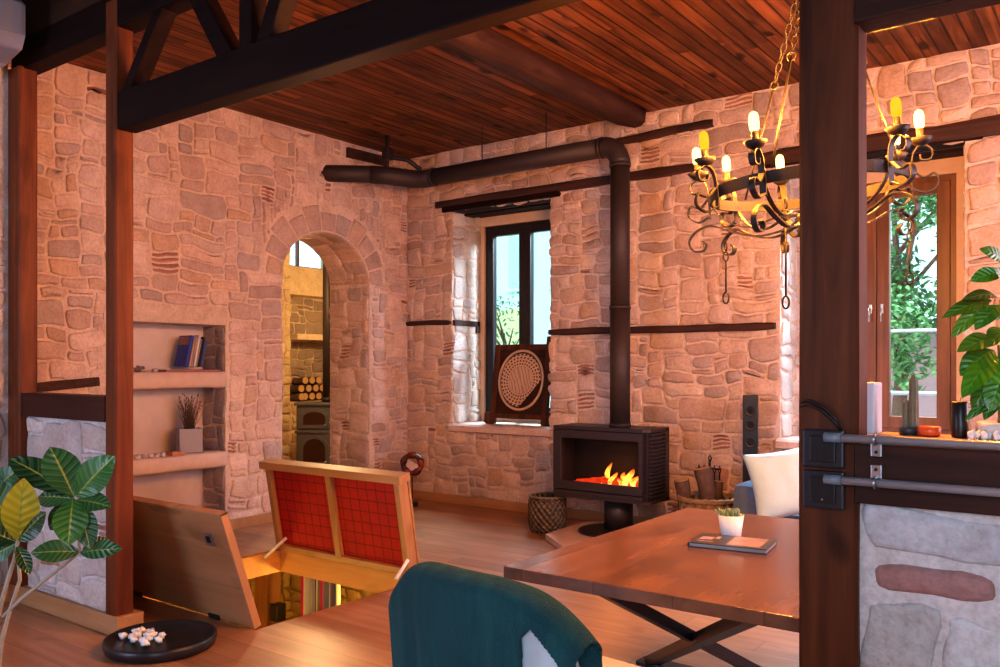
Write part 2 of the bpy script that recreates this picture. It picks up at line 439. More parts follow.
# masonry at the side of each niche
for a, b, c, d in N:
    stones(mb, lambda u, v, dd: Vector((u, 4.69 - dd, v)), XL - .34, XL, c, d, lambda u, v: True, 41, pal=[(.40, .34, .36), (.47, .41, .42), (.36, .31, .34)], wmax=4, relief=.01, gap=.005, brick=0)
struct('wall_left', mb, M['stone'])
mb = MB(); mb.box((XL - .365, 3.62, .1), (XL - .34, 4.69, 1.86), c=(1, 1, 1)); mb.box((XL - .345, 3.60, .1), (XL - .0, 3.625, 1.86))
struct('trim_1', mb, M['niche'])
mb = MB()
for z0, z1 in ((1.30, 1.44), (.585, .72)):   # thick plastered shelves with soft uneven edges
    n = 22; rr = []
    for k in range(n + 1):
        y = 3.60 + (4.69 - 3.60) * k / n; w = .008 * noise.noise(Vector((y * 5, z0 * 9, 0))); w2 = .010 * noise.noise(Vector((y * 6, z0 * 9, 5)))
        rr.append([mb.v(p) for p in ((XL - .345, y, z0 + w2), (XL + .01 + w, y, z0 + w2), (XL + .028 + w, y, z0 + .02 + w2), (XL + .03 + w, y, (z0 + z1) / 2), (XL + .026 + w, y, z1 - .015 + w * .4), (XL + .01 + w, y, z1), (XL - .345, y, z1))])
    for k in range(n):
        for j in range(7): mb.face([rr[k][j], rr[k][(j + 1) % 7], rr[k + 1][(j + 1) % 7], rr[k + 1][j]], None, True)
    mb.face(rr[0]); mb.face(rr[-1])
struct('trim_2', mb, M['shelf'])

# near room side wall, rear walls and the wall opposite
mb = MB(); mb.c = MORTW
mb.box((-5.75, -2.5, -.1), (-6.75, 2.47, 3.9))
stones(mb, lambda u, v, d: Vector((-5.75 + d, u, v)), .6, 2.44, .1, 3.45, lambda u, v: True, 51, pal=PALW, relief=.018, brick=.02)
struct('wall_near_left', mb, M['stone_white'])
mb = MB(); mb.c = (.62, .55, .5); mb.box((-6.0, -2.7, -.1), (2.7, -2.5, 3.9)); struct('wall_front', mb, M['stone_white'])
mb = MB(); mb.c = (.62, .5, .42); mb.box((XR, -2.5, -.1), (XR + .2, YB, 3.9)); struct('wall_right', mb, M['stone'])
# floor with the hatch opening
mb = MB()
x0, x1, y0, y1 = XL - TH, XR, -2.5, YB + .02
for a, b in (((x0, y0), (x1, HY0)), ((x0, HY1), (x1, y1)), ((x0, HY0), (HX0, HY1)), ((HX1, HY0), (x1, HY1))):
    mb.box((a[0], a[1], -.06), (b[0], b[1], 0))
struct('floor', mb, M['floor'])
mb = MB()
mb.box((HX0 - .04, HY0, -.185), (HX0 + .012, HY1, -.012), bev=.004); mb.box((HX1 - .012, HY0, -.185), (HX1 + .04, HY1, -.012), bev=.004)
mb.box((HX0, HY1 - .012, -.185), (HX1, HY1 + .04, -.012), bev=.004); mb.box((HX0, HY0 - .04, -.27), (HX1, HY0 + .012, -.03), bev=.004)
struct('trim_3', mb, M['fascia'])
# ceilings
mb = MB(); mb.box((XL - TH, 2.4, HC), (XR + .2, YB + .3, HC + .08)); struct('ceiling', mb, M['ceil'])
mb = MB(); mb.box((-6.0, -2.6, 3.80), (XR + .2, 2.52, 3.88)); mb.box((-6.0, 2.51, 3.555), (XR + .2, 2.60, 3.95)); struct('ceiling_near', mb, M['ceil_dark'])
# baseboards
mb = MB(); mb.box((XL, YB - .028, 0), (XR, YB, .095), bev=.004); struct('baseboard_back', mb, M['oak'])
mb = MB(); mb.box((XL, 2.6, 0), (XL + .028, AY0 - .02, .095), bev=.004); mb.box((XL, AY1 + .02, 0), (XL + .028, YB - .03, .095), bev=.004); struct('baseboard_left', mb, M['oak_z'])
mb = MB(); mb.box((-5.75, -2.5, 0), (-5.70, 2.46, .11), bev=.004); struct('baseboard_near_left', mb, M['oak_z'])

# partition walls between the rooms
mb = MB(); mb.c = MORTW
mb.box((-5.59, 2.52, 0), (-4.62, 2.62, 1.18))
stones(mb, lambda u, v, d: Vector((u, 2.52 - d, v)), -5.59, -4.62, .11, 1.17, lambda u, v: True, 61, pal=PALW, relief=.016, brick=.12)
stones(mb, lambda u, v, d: Vector((u, 2.62 + d, v)), -5.59, -4.62, .02, 1.17, lambda u, v: True, 62, pal=PALW, relief=.016)
struct('wall_partition_low', mb, M['stone_white'])
mb = MB(); mb.c = MORTW
mb.box((-.60, 2.425, 0), (XR, 2.52, 1.135))
PALB = [(.60, .60, .60), (.64, .62, .61), (.58, .58, .60), (.63, .63, .63), (.56, .54, .52)]
big = lambda u, v: not (-.56 < u < .02 and .86 < v < 1.0)
stones(mb, lambda u, v, d: Vector((u, 2.425 - d, v)), -.59, 1.4, .02, 1.13, big, 77, cs=.062, wmax=7, hmax=4, pal=PALB, relief=.010, gap=.006, brick=.0)
def longbrick(a0, a1, b0, b1, s):
    stones(mb, lambda u, v, d: Vector((u, 2.425 - d, v)), a0, a1, b0, b1, lambda u, v: True, s, cs=(a1 - a0) / 1.001, wmax=1, hmax=1, pal=[(.42, .22, .19)], relief=.018, gap=.008, brick=0)
def slabstone(a0, a1, b0, b1, c, s):
    rr = []
    n = 28; Rr = random.Random(s); cu, cv, hw, hh = (a0 + a1) / 2, (b0 + b1) / 2, (a1 - a0) / 2, (b1 - b0) / 2
    for ins, dep in ((0, -.002), (.008, .012), (.02, .017)):
        ring = []
        for k in range(n):
            a = 2 * PI * k / n; e = 5; rr_ = (abs(math.cos(a)) ** e + abs(math.sin(a)) ** e) ** (-1 / e)
            u = cu + math.cos(a) * rr_ * (hw - ins); v = cv + math.sin(a) * rr_ * (hh - ins)
            q = value_noise(u, v, 18) * .010
            ring.append(mb.v((u + q.x, 2.425 - dep, v + q.y)))
        rr.append(ring)
    for A, B in ((0, 1), (1, 2)):
        for k in range(n): mb.face([rr[A][k], rr[A][(k + 1) % n], rr[B][(k + 1) % n], rr[B][k]], c, True)
    mb.face(rr[2], c, True)
slabstone(-.555, -.275, .905, .975, (.40, .20, .18), 1)
slabstone(-.245, .02, .900, .985, (.34, .16, .15), 2)
struct('wall_partition_side', mb, M['stone_white'])
mb = MB(); mb.box((-.60, 2.395, 1.13), (XR, 2.425, 1.292), bev=.004); mb.box((-.595, 2.425, 1.13), (XR, 2.52, 1.29)); struct('trim_4', mb, M['plank'])
mb = MB(); mb.box((-.585, 2.385, 1.29), (XR, 2.66, 1.305), bev=.004); struct('trim_5', mb, M['oak'])
# baseboard of the low partition running into the block under the post
mb = MB(); mb.box((-5.70, 2.485, 0), (-4.66, 2.515, .108), bev=.003); mb.box((-4.665, 2.483, 0), (-4.47, 2.64, .112), bev=.004); struct('trim_6', mb, M['oak'])
mb = MB(); mb.box((-5.602, 2.485, 1.18), (-4.608, 2.615, 1.325), bev=.004); struct('trim_7', mb, M['plank'])

# posts and truss -------------------------------------------------------------
def post(x0, x1, y0, y1, z0, z1, label, mat='post', seed=0):
    mb = MB(); n = 26; rings = []
    for k in range(n + 1):
        z = z0 + (z1 - z0) * k / n; e = .005 * noise.noise(Vector((seed, z * 1.4, 0))); f = .005 * noise.noise(Vector((seed + 5, z * 1.6, 3)))
        b = .010; a, c, d, g = x0 + e, x1 + f, y0, y1
        rings.append([mb.v(p) for p in ((a + b, d, z), (c - b, d, z), (c, d + b, z), (c, g - b, z), (c - b, g, z), (a + b, g, z), (a, g - b, z), (a, d + b, z))])
    for k in range(n):
        for j in range(8): mb.face([rings[k][j], rings[k][(j + 1) % 8], rings[k + 1][(j + 1) % 8], rings[k + 1][j]])
    mb.face(rings[0]); mb.face(rings[-1])
    o = mb.build('timber_post', M[mat]); return tag(o, label, 'post', 'timber posts between the rooms')
post(-.751, -.592, 2.40, 2.505, 0, 3.60, 'broad dark timber post carrying the two black wall sockets', seed=3)
post(-4.61, -4.50, 2.49, 2.60, .112, 3.52, 'slender red-brown timber post on a pale wooden block beside the floor hatch', 'post_red', 1)
post(-5.77, -5.60, 2.47, 2.585, .11, 3.38, 'red-brown timber post against the bluish stone side wall', 'post_red', 2)
tr = thing('roof_truss', (-4.5, 2.5, 2.78), 'dark timber truss of chords and slanting struts over the room divide', 'truss')
a = (-4.5, 2.5, 2.78)
mb = MB(); mb.box((-4.498, 2.50, 2.80), (-.65, 2.61, 3.01), bev=.008); mb.build('bottom_chord', M['beam_x'], tr, a)
mb = MB(); mb.box((-5.78, 2.50, 3.37), (XR, 2.62, 3.56), bev=.008); mb.build('top_chord', M['beam_x'], tr, a)
for p0, p1, w in (((-4.46, 2.555, 2.98), (-4.08, 2.555, 3.42), .07), ((-3.53, 2.555, 2.99), (-3.83, 2.555, 3.42), .10), ((-3.26, 2.555, 2.99), (-3.04, 2.555, 3.42), .09)):
    mb = MB(); mb.beam(p0, p1, .09, w, (0, 1, 0)) if False else mb.beam(p0, p1, .09, w, (1, 0, 0) if abs(p1[0] - p0[0]) < .02 else (0, 0, 1)); mb.build('strut', M['beam_x'], tr, a)
mb = MB(); mb.beam((-3.38, 2.555, 2.98), (-3.38, 2.555, 3.42), .09, .095, (1, 0, 0)); mb.build('king_post', M['beam_x'], tr, a)
mb = MB(); mb.box((-.60, 2.385, 2.415), (XR, 2.49, 2.70), bev=.006)
tag(mb.build('timber_beam', M['plank']), 'dark timber beam running off the top of the broad post', 'beam')
# round-ended ceiling beam
mb = MB(); poly = [(-3.79, 3.84), (-3.80, 3.73), (-3.77, 3.685), (-3.70, 3.665), (-3.62, 3.675), (-3.57, 3.71), (-3.56, 3.84)]
n = 24; rings = []
for k in range(n + 1):
    y = 2.44 + (YB - .06 - 2.44) * k / n; s_ = 1.0 if k < n - 1 else (.97 if k == n - 1 else .85)
    rings.append([mb.v((-3.68 + (x + 3.68) * s_ + .006 * noise.noise(Vector((y * 2, j, 0))), y, 3.84 + (z - 3.84) * s_ + .006 * noise.noise(Vector((y * 2, j, 7))))) for j, (x, z) in enumerate(poly)])
for k in range(n):
    for j in range(len(poly)): mb.face([rings[k][j], rings[k][(j + 1) % 7], rings[k + 1][(j + 1) % 7], rings[k + 1][j]], None, True)
mb.face(rings[0]); mb.face(rings[-1])
tag(mb.build('ceiling_beam', M['beam_y']), 'worn blackened round-edged beam running under the plank ceiling', 'beam')

# timbers laid in the masonry
def timber(name, x0, x1, z, h, d=.035, y=YB, dz=0., seed=1):
    mb = MB(); n = 14; rings = []
    for k in range(n + 1):
        t = k / n; x = x0 + (x1 - x0) * t; zz = z + dz * t + .010 * noise.noise(Vector((x * 2.3, seed, 0)))
        hh = h / 2 * (1 + .25 * noise.noise(Vector((x * 3, seed, 4)))) * (1 if 0 < k < n else .75)
        rings.append([mb.v(p) for p in ((x, y + .02, zz - hh), (x, y - d * .8, zz - hh), (x, y - d, zz - hh * .5), (x, y - d, zz + hh * .5), (x, y - d * .8, zz + hh), (x, y + .02, zz + hh))])
    for k in range(n):
        for j in range(6): mb.face([rings[k][j], rings[k][(j + 1) % 6], rings[k + 1][(j + 1) % 6], rings[k + 1][j]])
    mb.face(rings[0]); mb.face(rings[-1]); return struct(name, mb, M['oldwood'])
timber('trim_8', -6.60, -5.95, 1.965, .05, seed=2)
timber('trim_9', -4.66, -2.40, 1.825, .065, .05, seed=3)
timber('trim_10', -6.15, -3.05, 3.255, .085, .045, seed=4)
timber('trim_11', -3.95, -2.95, 3.60, .075, .045, dz=.02, seed=5)
timber('trim_12', -2.55, .6, 3.235, .13, .05, seed=6)
mb = MB()
for w in (W1, W2):      # lintel boards under the openings' heads
    for k in range(3):
        y = YB + .0 + k * .19; mb.box((w[0] - .12, y - (.04 if k == 0 else 0), w[3] - .005 - .02 * (k % 2)), (w[1] + .12, y + .17, w[3] + .065), bev=.01)
struct('trim_13', mb, M['beam_x'])
mb = MB(); mb.box((W1[0], YB + .01, 1.93), (W1[0] + .03, YB + .45, 1.99), bev=.006); mb.box((W1[0], YB + .40, 1.86), (W1[0] + .03, YB + .46, 1.99), bev=.006); struct('trim_14', mb, M['oldwood'])
mb = MB(); mb.beam((-6.58, 2.75, 1.31), (-6.58, 3.50, 1.37), .05, .07); struct('trim_15', mb, M['oldwood'])
mb = MB(); mb.beam((-5.74, 1.2, 1.33), (-5.74, 2.40, 1.36), .05, .10); struct('trim_16', mb, M['oldwood'])
mb = MB(); mb.beam((-6.58, 6.15, 3.72), (-6.58, 6.75, 3.73), .06, .10); struct('trim_17', mb, M['oldwood'])
# sills
def sill(name, w):
    mb = MB(); mb.c = (.72, .52, .44)
    n = 16; rr = []
    for k in range(n + 1):
        x = w[0] - .02 + (w[1] - w[0] + .04) * k / n; e = .008 * noise.noise(Vector((x * 4, 0, 2)))
        rr.append([mb.v(p) for p in ((x, YB + .57, w[2] - .05), (x, YB + .57, w[2] + .012), (x, YB - .03 + e, w[2] + .004), (x, YB - .055 + e, w[2] - .015), (x, YB - .055 + e, w[2] - .07), (x, YB + .01, w[2] - .09))])
    for k in range(n):
        for j in range(6): mb.face([rr[k][j], rr[k][(j + 1) % 6], rr[k + 1][(j + 1) % 6], rr[k + 1][j]])
    mb.face(rr[0]); mb.face(rr[-1]); struct(name, mb, M['stone'])
sill('trim_18', W1); sill('trim_19', W2)

# windows ---------------------------------------------------------------------
def window(name, w, fx0, fx1, fz0, fz1, mat, stile):
    yf = YB + .52
    root = bpy.data.objects.new(name, None); C.objects.link(root); root.location = ((fx0 + fx1) / 2, yf, fz0); root['kind'] = 'structure'
    at = root.location.copy()
    mb = MB()   # plastered lining round the frame
    mb.box((w[0], yf - .03, w[2]), (fx0, yf + .1, w[3])); mb.box((fx1, yf - .03, w[2]), (w[1], yf + .1, w[3]))
    mb.box((fx0, yf - .03, fz1), (fx1, yf + .1, w[3])); mb.box((fx0, yf - .03, w[2]), (fx1, yf + .1, fz0))
    mb.build('lining', M['plaster'], root, at)
    fw = .055; mb = MB()
    mb.box((fx0, yf, fz0), (fx0 + fw, yf + .07, fz1), bev=.006); mb.box((fx1 - fw, yf, fz0), (fx1, yf + .07, fz1), bev=.006)
    mb.box((fx0 + fw - .008, yf + .002, fz1 - fw), (fx1 - fw + .008, yf + .068, fz1 - .001), bev=.003); mb.box((fx0 + fw - .008, yf + .002, fz0 + .001), (fx1 - fw + .008, yf + .068, fz0 + fw), bev=.003)
    mb.build('window_frame', M[mat], root, at)
    mid = (fx0 + fx1) / 2
    for sg in (-1, 1):
        a, b = (fx0 + fw - .01, mid - .002) if sg < 0 else (mid + .002, fx1 - fw + .01)
        mb = MB(); z0, z1 = fz0 + fw - .01, fz1 - fw + .01
        mb.box((a, yf - .02, z0), (a + stile, yf + .05, z1), bev=.008); mb.box((b - stile, yf - .02, z0), (b, yf + .05, z1), bev=.008)
        mb.box((a + stile - .01, yf - .018, z1 - stile), (b - stile + .01, yf + .048, z1 - .001), bev=.004); mb.box((a + stile - .01, yf - .018, z0 + .001), (b - stile + .01, yf + .048, z0 + stile), bev=.004)
        s = mb.build('sash', M[mat], root, at)
        mb = MB(); mb.box((a + stile * .9, yf + .012, z0 + stile * .9), (b - stile * .9, yf + .02, z1 - stile * .9)); mb.build('pane', M['glass'], s)
        hx = mid + sg * stile * .45; hz = 1.97 if mat == 'win_brown' else 1.27
        mb = MB(); mb.box((hx - .012, yf - .03, hz - .04), (hx + .012, yf - .018, hz + .04), bev=.004); mb.tube([(hx, yf - .03, hz), (hx, yf - .06, hz), (hx, yf - .065, hz - .04), (hx, yf - .06, hz - .11)], .008)
        mb.build('handle', M['steel'], s)
window('window_1', W1, -5.88, -4.78, .92, 3.06, 'win_dark', .075)
window('window_2', W2, -2.33, -1.13, .93, 3.03, 'win_brown', .10)

# ------------------------------------------------------------------ the room beyond the arch
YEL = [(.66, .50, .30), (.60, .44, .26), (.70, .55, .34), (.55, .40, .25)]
mb = MB(); mb.c = (.66, .52, .34)
XF = -10.0
mb.box((XF - .5, 4, -.1), (XF, 8.22, 3.9)); mb.box((XF - .5, 9.25, -.1), (XF, 9.45, 3.9))
mb.box((XF - .5, 8.22, -.1), (XF, 9.25, .95)); mb.box((XF - .5, 8.22, .95), (XF - .38, 9.25, 2.55)); mb.box((XF - .5, 8.22, 2.55), (XF, 9.25, 2.97)); mb.box((XF - .5, 8.22, 3.6), (XF, 9.25, 3.9))
mb.box((XF - .38, 8.36, 1.88), (XF, 9.25, 1.97)); 
stones(mb, lambda u, v, d: Vector((XF + d, u, v)), 6.5, 8.22, .05, 3.7, lambda u, v: True, 71, pal=YEL, relief=.02)
stones(mb, lambda u, v, d: Vector((XF + d, u, v)), 8.25, 9.22, .05, .93, lambda u, v: True, 72, pal=YEL, relief=.02)
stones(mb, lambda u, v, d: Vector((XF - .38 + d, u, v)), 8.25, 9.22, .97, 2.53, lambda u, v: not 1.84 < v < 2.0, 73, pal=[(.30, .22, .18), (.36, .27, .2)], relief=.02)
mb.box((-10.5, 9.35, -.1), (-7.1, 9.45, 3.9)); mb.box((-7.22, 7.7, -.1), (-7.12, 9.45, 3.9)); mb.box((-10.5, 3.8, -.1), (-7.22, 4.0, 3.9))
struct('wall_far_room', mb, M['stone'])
mb = MB(); mb.box((-10.5, 3.8, -.06), (-7.22, 9.45, 0)); struct('floor_far_room', mb, M['floor'])
mb = MB(); mb.box((-10.6, 3.8, 3.7), (-7.1, 9.45, 3.8)); struct('ceiling_far_room', mb, M['ceil'])
wr = bpy.data.objects.new('window_3', None); C.objects.link(wr); wr.location = (XF - .3, 8.7, 2.97); wr['kind'] = 'structure'
mb = MB(); mb.box((XF - .34, 8.24, 2.98), (XF - .28, 8.28, 3.6)); mb.box((XF - .34, 9.21, 2.98), (XF - .28, 9.25, 3.6)); mb.box((XF - .34, 8.24, 2.98), (XF - .28, 9.25, 3.02)); mb.box((XF - .34, 8.60, 2.98), (XF - .28, 8.63, 3.6))
wf = mb.build('window_frame', M['win_brown'], wr, wr.location)
mb = MB(); mb.box((XF - .315, 8.26, 3.0), (XF - .305, 9.23, 3.6)); mb.build('pane', M['glass'], wf)

# firewood on the far shelf
M['log_end'] = plain('log_end', (.55, .34, .15), .8, 0, .3, 12, .3)
M['bark'] = plain('bark', (.13, .075, .05), .9, 0, .5, 26, 1.)
def log_shape(r, L, seed, name_root, loc, rot, label, group):
    root = thing(name_root, loc, label, 'firewood', group, rot)
    mb = MB(); n = 14; rings = []
    for k in range(7):
        t = k / 6; ring = []
        for j in range(n):
            a = 2 * PI * j / n; rr = r * (1 + .16 * noise.noise(Vector((math.cos(a) * 1.5, math.sin(a) * 1.5, t * 2 + seed))))
            ring.append(mb.v((rr * math.cos(a) + .012 * math.sin(t * 3 + seed), rr * math.sin(a), t * L)))
        rings.append(ring)
    for k in range(6):
        for j in range(n): mb.face([rings[k][j], rings[k][(j + 1) % n], rings[k + 1][(j + 1) % n], rings[k + 1][j]], None, True)
    mb.face(rings[0]); mb.build('bark', M['bark'], root)
    mb = MB(); ends = [mb.v(v.co * .985 + Vector((0, 0, .004 + L * .015))) for v in []]
    ring = []
    for j in range(n):
        a = 2 * PI * j / n; rr = .93 * r * (1 + .16 * noise.noise(Vector((math.cos(a) * 1.5, math.sin(a) * 1.5, 2 + seed))))
        ring.append((rr * math.cos(a) + .012 * math.sin(3 + seed), rr * math.sin(a)))
    mb.prism(ring, lambda x, y: Vector((x, y, L - .004)), lambda x, y: Vector((x, y, L + .003))); mb.build('cut_face', M['log_end'], root)
    return root
R = random.Random(9)
k = 0; first = None
for row, cnt in enumerate((6, 5, 3)):
    for i in range(cnt):
        rr = .058; y = 8.45 + .138 * (i + row * .5); z = .955 + rr + row * .122
        if first is None:
            first = log_shape(rr, .24, 1, 'firewood_log', (XF - .25, y, z), (PI / 2 * 0, PI / 2, 0), 'small split log stacked on the far stone shelf past the arch', 'logs stacked on the shelf past the arch')
        else: dup(first, (XF - .33, y + R.uniform(-.006, .006), z), (R.uniform(0, 6) * 0, PI / 2, 0))

# old two-door iron stove in that room
def place(root, ang): root.rotation_euler = (0, 0, ang)
s2 = thing('parlour_stove', (-9.18, 8.02, 0), 'small black cast-iron stove with two arched doors past the arch', 'stove', rot=(0, 0, math.radians(40)))
def arch_outline(w, z0, z1, n=10, spring=.45):
    zs = z1 - (z1 - z0) * spring
    return [(-w / 2, z0), (w / 2, z0)] + [(w / 2 * math.cos(PI * k / n), zs + (z1 - zs) * math.sin(PI * k / n)) for k in range(n + 1)]
mb = MB()
mb.box((-.25, -.2, .06), (.25, .2, .94), bev=.02); mb.box((-.28, -.23, .94), (.28, .23, .98), bev=.015); mb.box((-.27, -.22, .56), (.27, .22, .60), bev=.012); mb.box((-.28, -.24, .04), (.28, .22, .08), bev=.012)
M['stove_grey'] = plain('grey_cast_iron', (.11, .105, .10), .5, .2); mb.build('body', M['stove_grey'], s2)
for z0, z1 in ((.12, .53), (.63, .90)):
    mb = MB(); mb.prism(arch_outline(.40, z0, z1), lambda x, z: Vector((x, -.20, z)), lambda x, z: Vector((x, -.225, z)))
    dd = mb.build('door', M['stove_grey'], s2)
    mb = MB(); mb.prism(arch_outline(.30, z0 + .05, z1 - .045), lambda x, z: Vector((x, -.222, z)), lambda x, z: Vector((x, -.23, z))); mb.build('pane', plain('smoked_glass', (.05, .02, .012), .12), dd)
    mb = MB(); mb.tube([(.14, -.225, z0 + .04), (.14, -.27, z0 + .04), (.17, -.27, z0 + .06)], .008, 8); mb.build('knob', M['steel'], dd)
for x in (-.22, .22):
    for y in (-.17, .17):
        mb = MB(); mb.lathe([(.02, 0), (.03, .02), (.02, .05)], (x, y, 0), 10); mb.build('leg', M['stove'], s2)
f2 = thing('flue_pipe', (-9.10, 8.14, .985), 'thin black flue pipe rising from the small arched-door stove', 'flue pipe')
mb = MB(); mb.tube([(0, 0, 0), (0, 0, 2.2), (-.15, .15, 2.4), (-.9, .9, 2.45)], .062, 16); mb.build('pipe', M['pipe'], f2)
mb = MB(); mb.lathe([(.075, .0), (.075, .05), (.066, .06)], seg=16); mb.build('collar', M['stove'], f2)

# ------------------------------------------------------------------ cellar below the hatch
mb = MB(); mb.c = (.6, .48, .25)
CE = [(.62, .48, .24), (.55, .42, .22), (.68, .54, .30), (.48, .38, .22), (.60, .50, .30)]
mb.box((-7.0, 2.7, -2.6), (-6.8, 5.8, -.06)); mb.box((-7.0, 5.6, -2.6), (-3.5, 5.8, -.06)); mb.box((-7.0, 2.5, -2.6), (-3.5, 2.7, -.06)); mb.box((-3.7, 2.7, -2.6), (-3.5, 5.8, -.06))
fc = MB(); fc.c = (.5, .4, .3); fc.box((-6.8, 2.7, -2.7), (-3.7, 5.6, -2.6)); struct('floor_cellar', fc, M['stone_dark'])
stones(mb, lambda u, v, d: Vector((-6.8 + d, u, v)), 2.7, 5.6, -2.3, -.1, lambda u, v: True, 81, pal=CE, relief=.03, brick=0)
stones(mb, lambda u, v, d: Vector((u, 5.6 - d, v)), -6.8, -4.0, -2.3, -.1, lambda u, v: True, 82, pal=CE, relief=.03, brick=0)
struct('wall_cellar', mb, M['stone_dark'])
mb = MB()
for (a, b) in (((XL, 2.7), (HX0 - .04, 5.6)), ((HX1 + .04, 2.7), (-3.7, 5.6)), ((HX0, HY1 + .04), (HX1, 5.6)), ((HX0, 2.7), (HX1, HY0 - .04))):
    mb.box((a[0], a[1], -.10), (b[0], b[1], -.061))
struct('ceiling_cellar', mb, M['fascia'])
cp = P(268, 600, 7.7); mb = MB(); mb.box((cp.x - .09, cp.y - .08, -2.6), (cp.x + .09, cp.y + .08, -.10), bev=.01)
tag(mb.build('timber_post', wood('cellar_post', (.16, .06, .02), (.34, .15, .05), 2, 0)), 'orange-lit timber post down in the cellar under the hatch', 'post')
sb = P(276, 611, 7.55); mb = MB(); mb.box((sb.x - .01, sb.y - .06, sb.z - .075), (sb.x + .09, sb.y + .04, sb.z + .075), bev=.01)
tag(mb.build('switch_box', M['black']), 'black switch box fixed on the cellar post', 'switch box')
mb = MB(); mb.tube([sb + Vector((.04, -.03, -.07)), sb + Vector((.04, -.03, -.6)), sb + Vector((.04, -.03, -1.6))], .012, 8)
tag(mb.build('cable_conduit', M['steel']), 'thin pale conduit running down under the cellar switch box', 'conduit')
# striped textile
g = NG('striped_textile'); uv = g.n('ShaderNodeUVMap').outputs[0]; x = g.sep(uv)[0]
col = g.ramp(x, [(0, (.62, .02, .12))] + [(p, c) for p, c in ((.11, (.62, .02, .12)), (.12, (.62, .60, .58)), (.20, (.10, .10, .16)), (.28, (.35, .36, .40)), (.34, (.08, .07, .08)), (.40, (.55, .50, .42)), (.47, (.25, .22, .2)), (.50, (.62, .02, .15)), (.60, (.60, .02, .12)), (.62, (.22, .22, .28)), (.72, (.42, .42, .42)), (.80, (.15, .14, .2)), (.90, (.5, .46, .4)), (1., (.3, .28, .3)))])
for n_ in g.t.nodes:
    if n_.type == 'VALTORGB': n_.color_ramp.interpolation = 'CONSTANT'
g.bsdf(col, .9); M['textile'] = g.m
mb = MB(); A_, B_ = P(301, 575, 7.4), P(340, 575, 7.15); n = 40; rows = []
for j, zz in enumerate((-.10, -.6, -1.1, -1.9)):
    rows.append([(mb.v((A_.x + (B_.x - A_.x) * k / n, A_.y + (B_.y - A_.y) * k / n + .02 * math.sin(k * .95) * (1 + .3 * j), zz)), (k / n, j / 3)) for k in range(n + 1)])
for j in range(3):
    for k in range(n):
        q = [rows[j][k], rows[j][k + 1], rows[j + 1][k + 1], rows[j + 1][k]]; mb.face([a[0] for a in q], None, True, [a[1] for a in q])
tag(mb.build('striped_blanket', M['textile']), 'pink, grey and black striped blanket hanging in the cellar', 'blanket')

# ------------------------------------------------------------------ hatch leaves
hl = thing('floor_hatch_door', (HX0, HY0, 0), 'plank-faced hatch leaf leaning open beside the slender post, wood side out', 'hatch door', 'leaves of the floor hatch')
L = .72; ang = math.radians(108.5)
def leafM(hy, th, sg):   # sg=+1: leaf lies towards +Y when shut ; -1 towards -Y
    d = Vector((0, sg * math.cos(th), math.sin(th))); nrm = Vector((0, sg * math.sin(th), -math.cos(th)))   # nrm: underside
    return Matrix(((1, d.x, nrm.x, 0), (0, d.y, nrm.y, hy), (0, d.z, nrm.z, 0), (0, 0, 0, 1)))
ML = leafM(0, ang, 1)
wl = HX1 - HX0
mb = MB(); mb.box((.01, .006, 0), (wl - .012, L - .012, .032), ML, .003); mb.build('panel', M['hatch'], hl)
mb = MB()
mb.box((wl - .014, .004, -.002), (wl, L, .046), ML, .003); mb.box((0, .004, -.002), (.012, L, .046), ML, .003); mb.box((0, L - .014, -.002), (wl, L, .046), ML, .003)
mb.build('edge_trim', M['oak_z'], hl)
mb = MB(); mb.box((wl - .22, L - .21, -.006), (wl - .13, L - .13, .0), ML, .006); hh_ = mb.build('flush_handle', M['steel'], hl)
mb = MB(); mb.box((wl - .20, L - .19, -.009), (wl - .165, L - .15, -.005), ML, .002); mb.build('latch', M['black'], hh_)
mb = MB(); mb.box((.20, L - .05, -.03), (.62, L - .012, -.004), ML, .006); mb.box((.60, L - .045, -.03), (.64, L + .03, -.004), ML, .004); mb.build('closer_arm', M['steel'], hl)
for xx in (.35, 1.18):
    mb = MB(); mb.box((xx, -.03, -.012), (xx + .1, .03, .002), ML, .002); mb.build('hinge', M['iron'], hl)
hr = thing('floor_hatch_door', (HX0, HY1, 0), 'hatch leaf propped open with its red quilted underside showing', 'hatch door', 'leaves of the floor hatch')
MR = leafM(.055, math.radians(80), -1) @ Matrix.Translation((.02, .02, 0)); WL = wl; wl = wl - .145
D = .108; L = .735
mb = MB(); mb.box((-.01, .0, 0), (wl + .01, L, .018), MR, .003); mb.build('panel', M['oak'], hr)
for a, b in (((0, 0), (.05, L)), ((wl - .05, 0), (wl, L)), ((wl / 2 - .03, .03), (wl / 2 + .03, L - .03))):
    mb = MB(); mb.box((a[0], a[1], .016), (b[0], b[1], D), MR, .004); mb.build('frame_stile', M['oak_z'], hr)
mb = MB(); mb.box((-.045, L - .055, .016), (wl + .035, L + .005, D + .02), MR, .004); mb.build('frame_rail', M['oak'], hr)
mb = MB(); mb.box((0, 0, .016), (wl, .05, D), MR, .004); mb.build('frame_rail', M['oak'], hr)
g = NG('red_quilt'); x = g.sep(g.obj()); qx = g.math('FRACT', g.math('DIVIDE', x[0], .093)); qz = g.math('FRACT', g.math('DIVIDE', x[2], .085))
def edged(q): return g.math('MINIMUM', q, g.math('SUBTRACT', 1., q))
dq = g.math('MINIMUM', edged(qx), edged(qz)); ln = g.math('LESS_THAN', dq, .05)
c = g.mix(g.noise(g.obj(), 6), (.36, .010, .008), (.52, .016, .010)); c = g.mix(g.math('MULTIPLY', ln, .8), c, (.16, .004, .004))
g.bsdf(c, .75, 0, g.bump(g.math('MINIMUM', dq, .15), .5, .01)); M['quilt'] = g.m
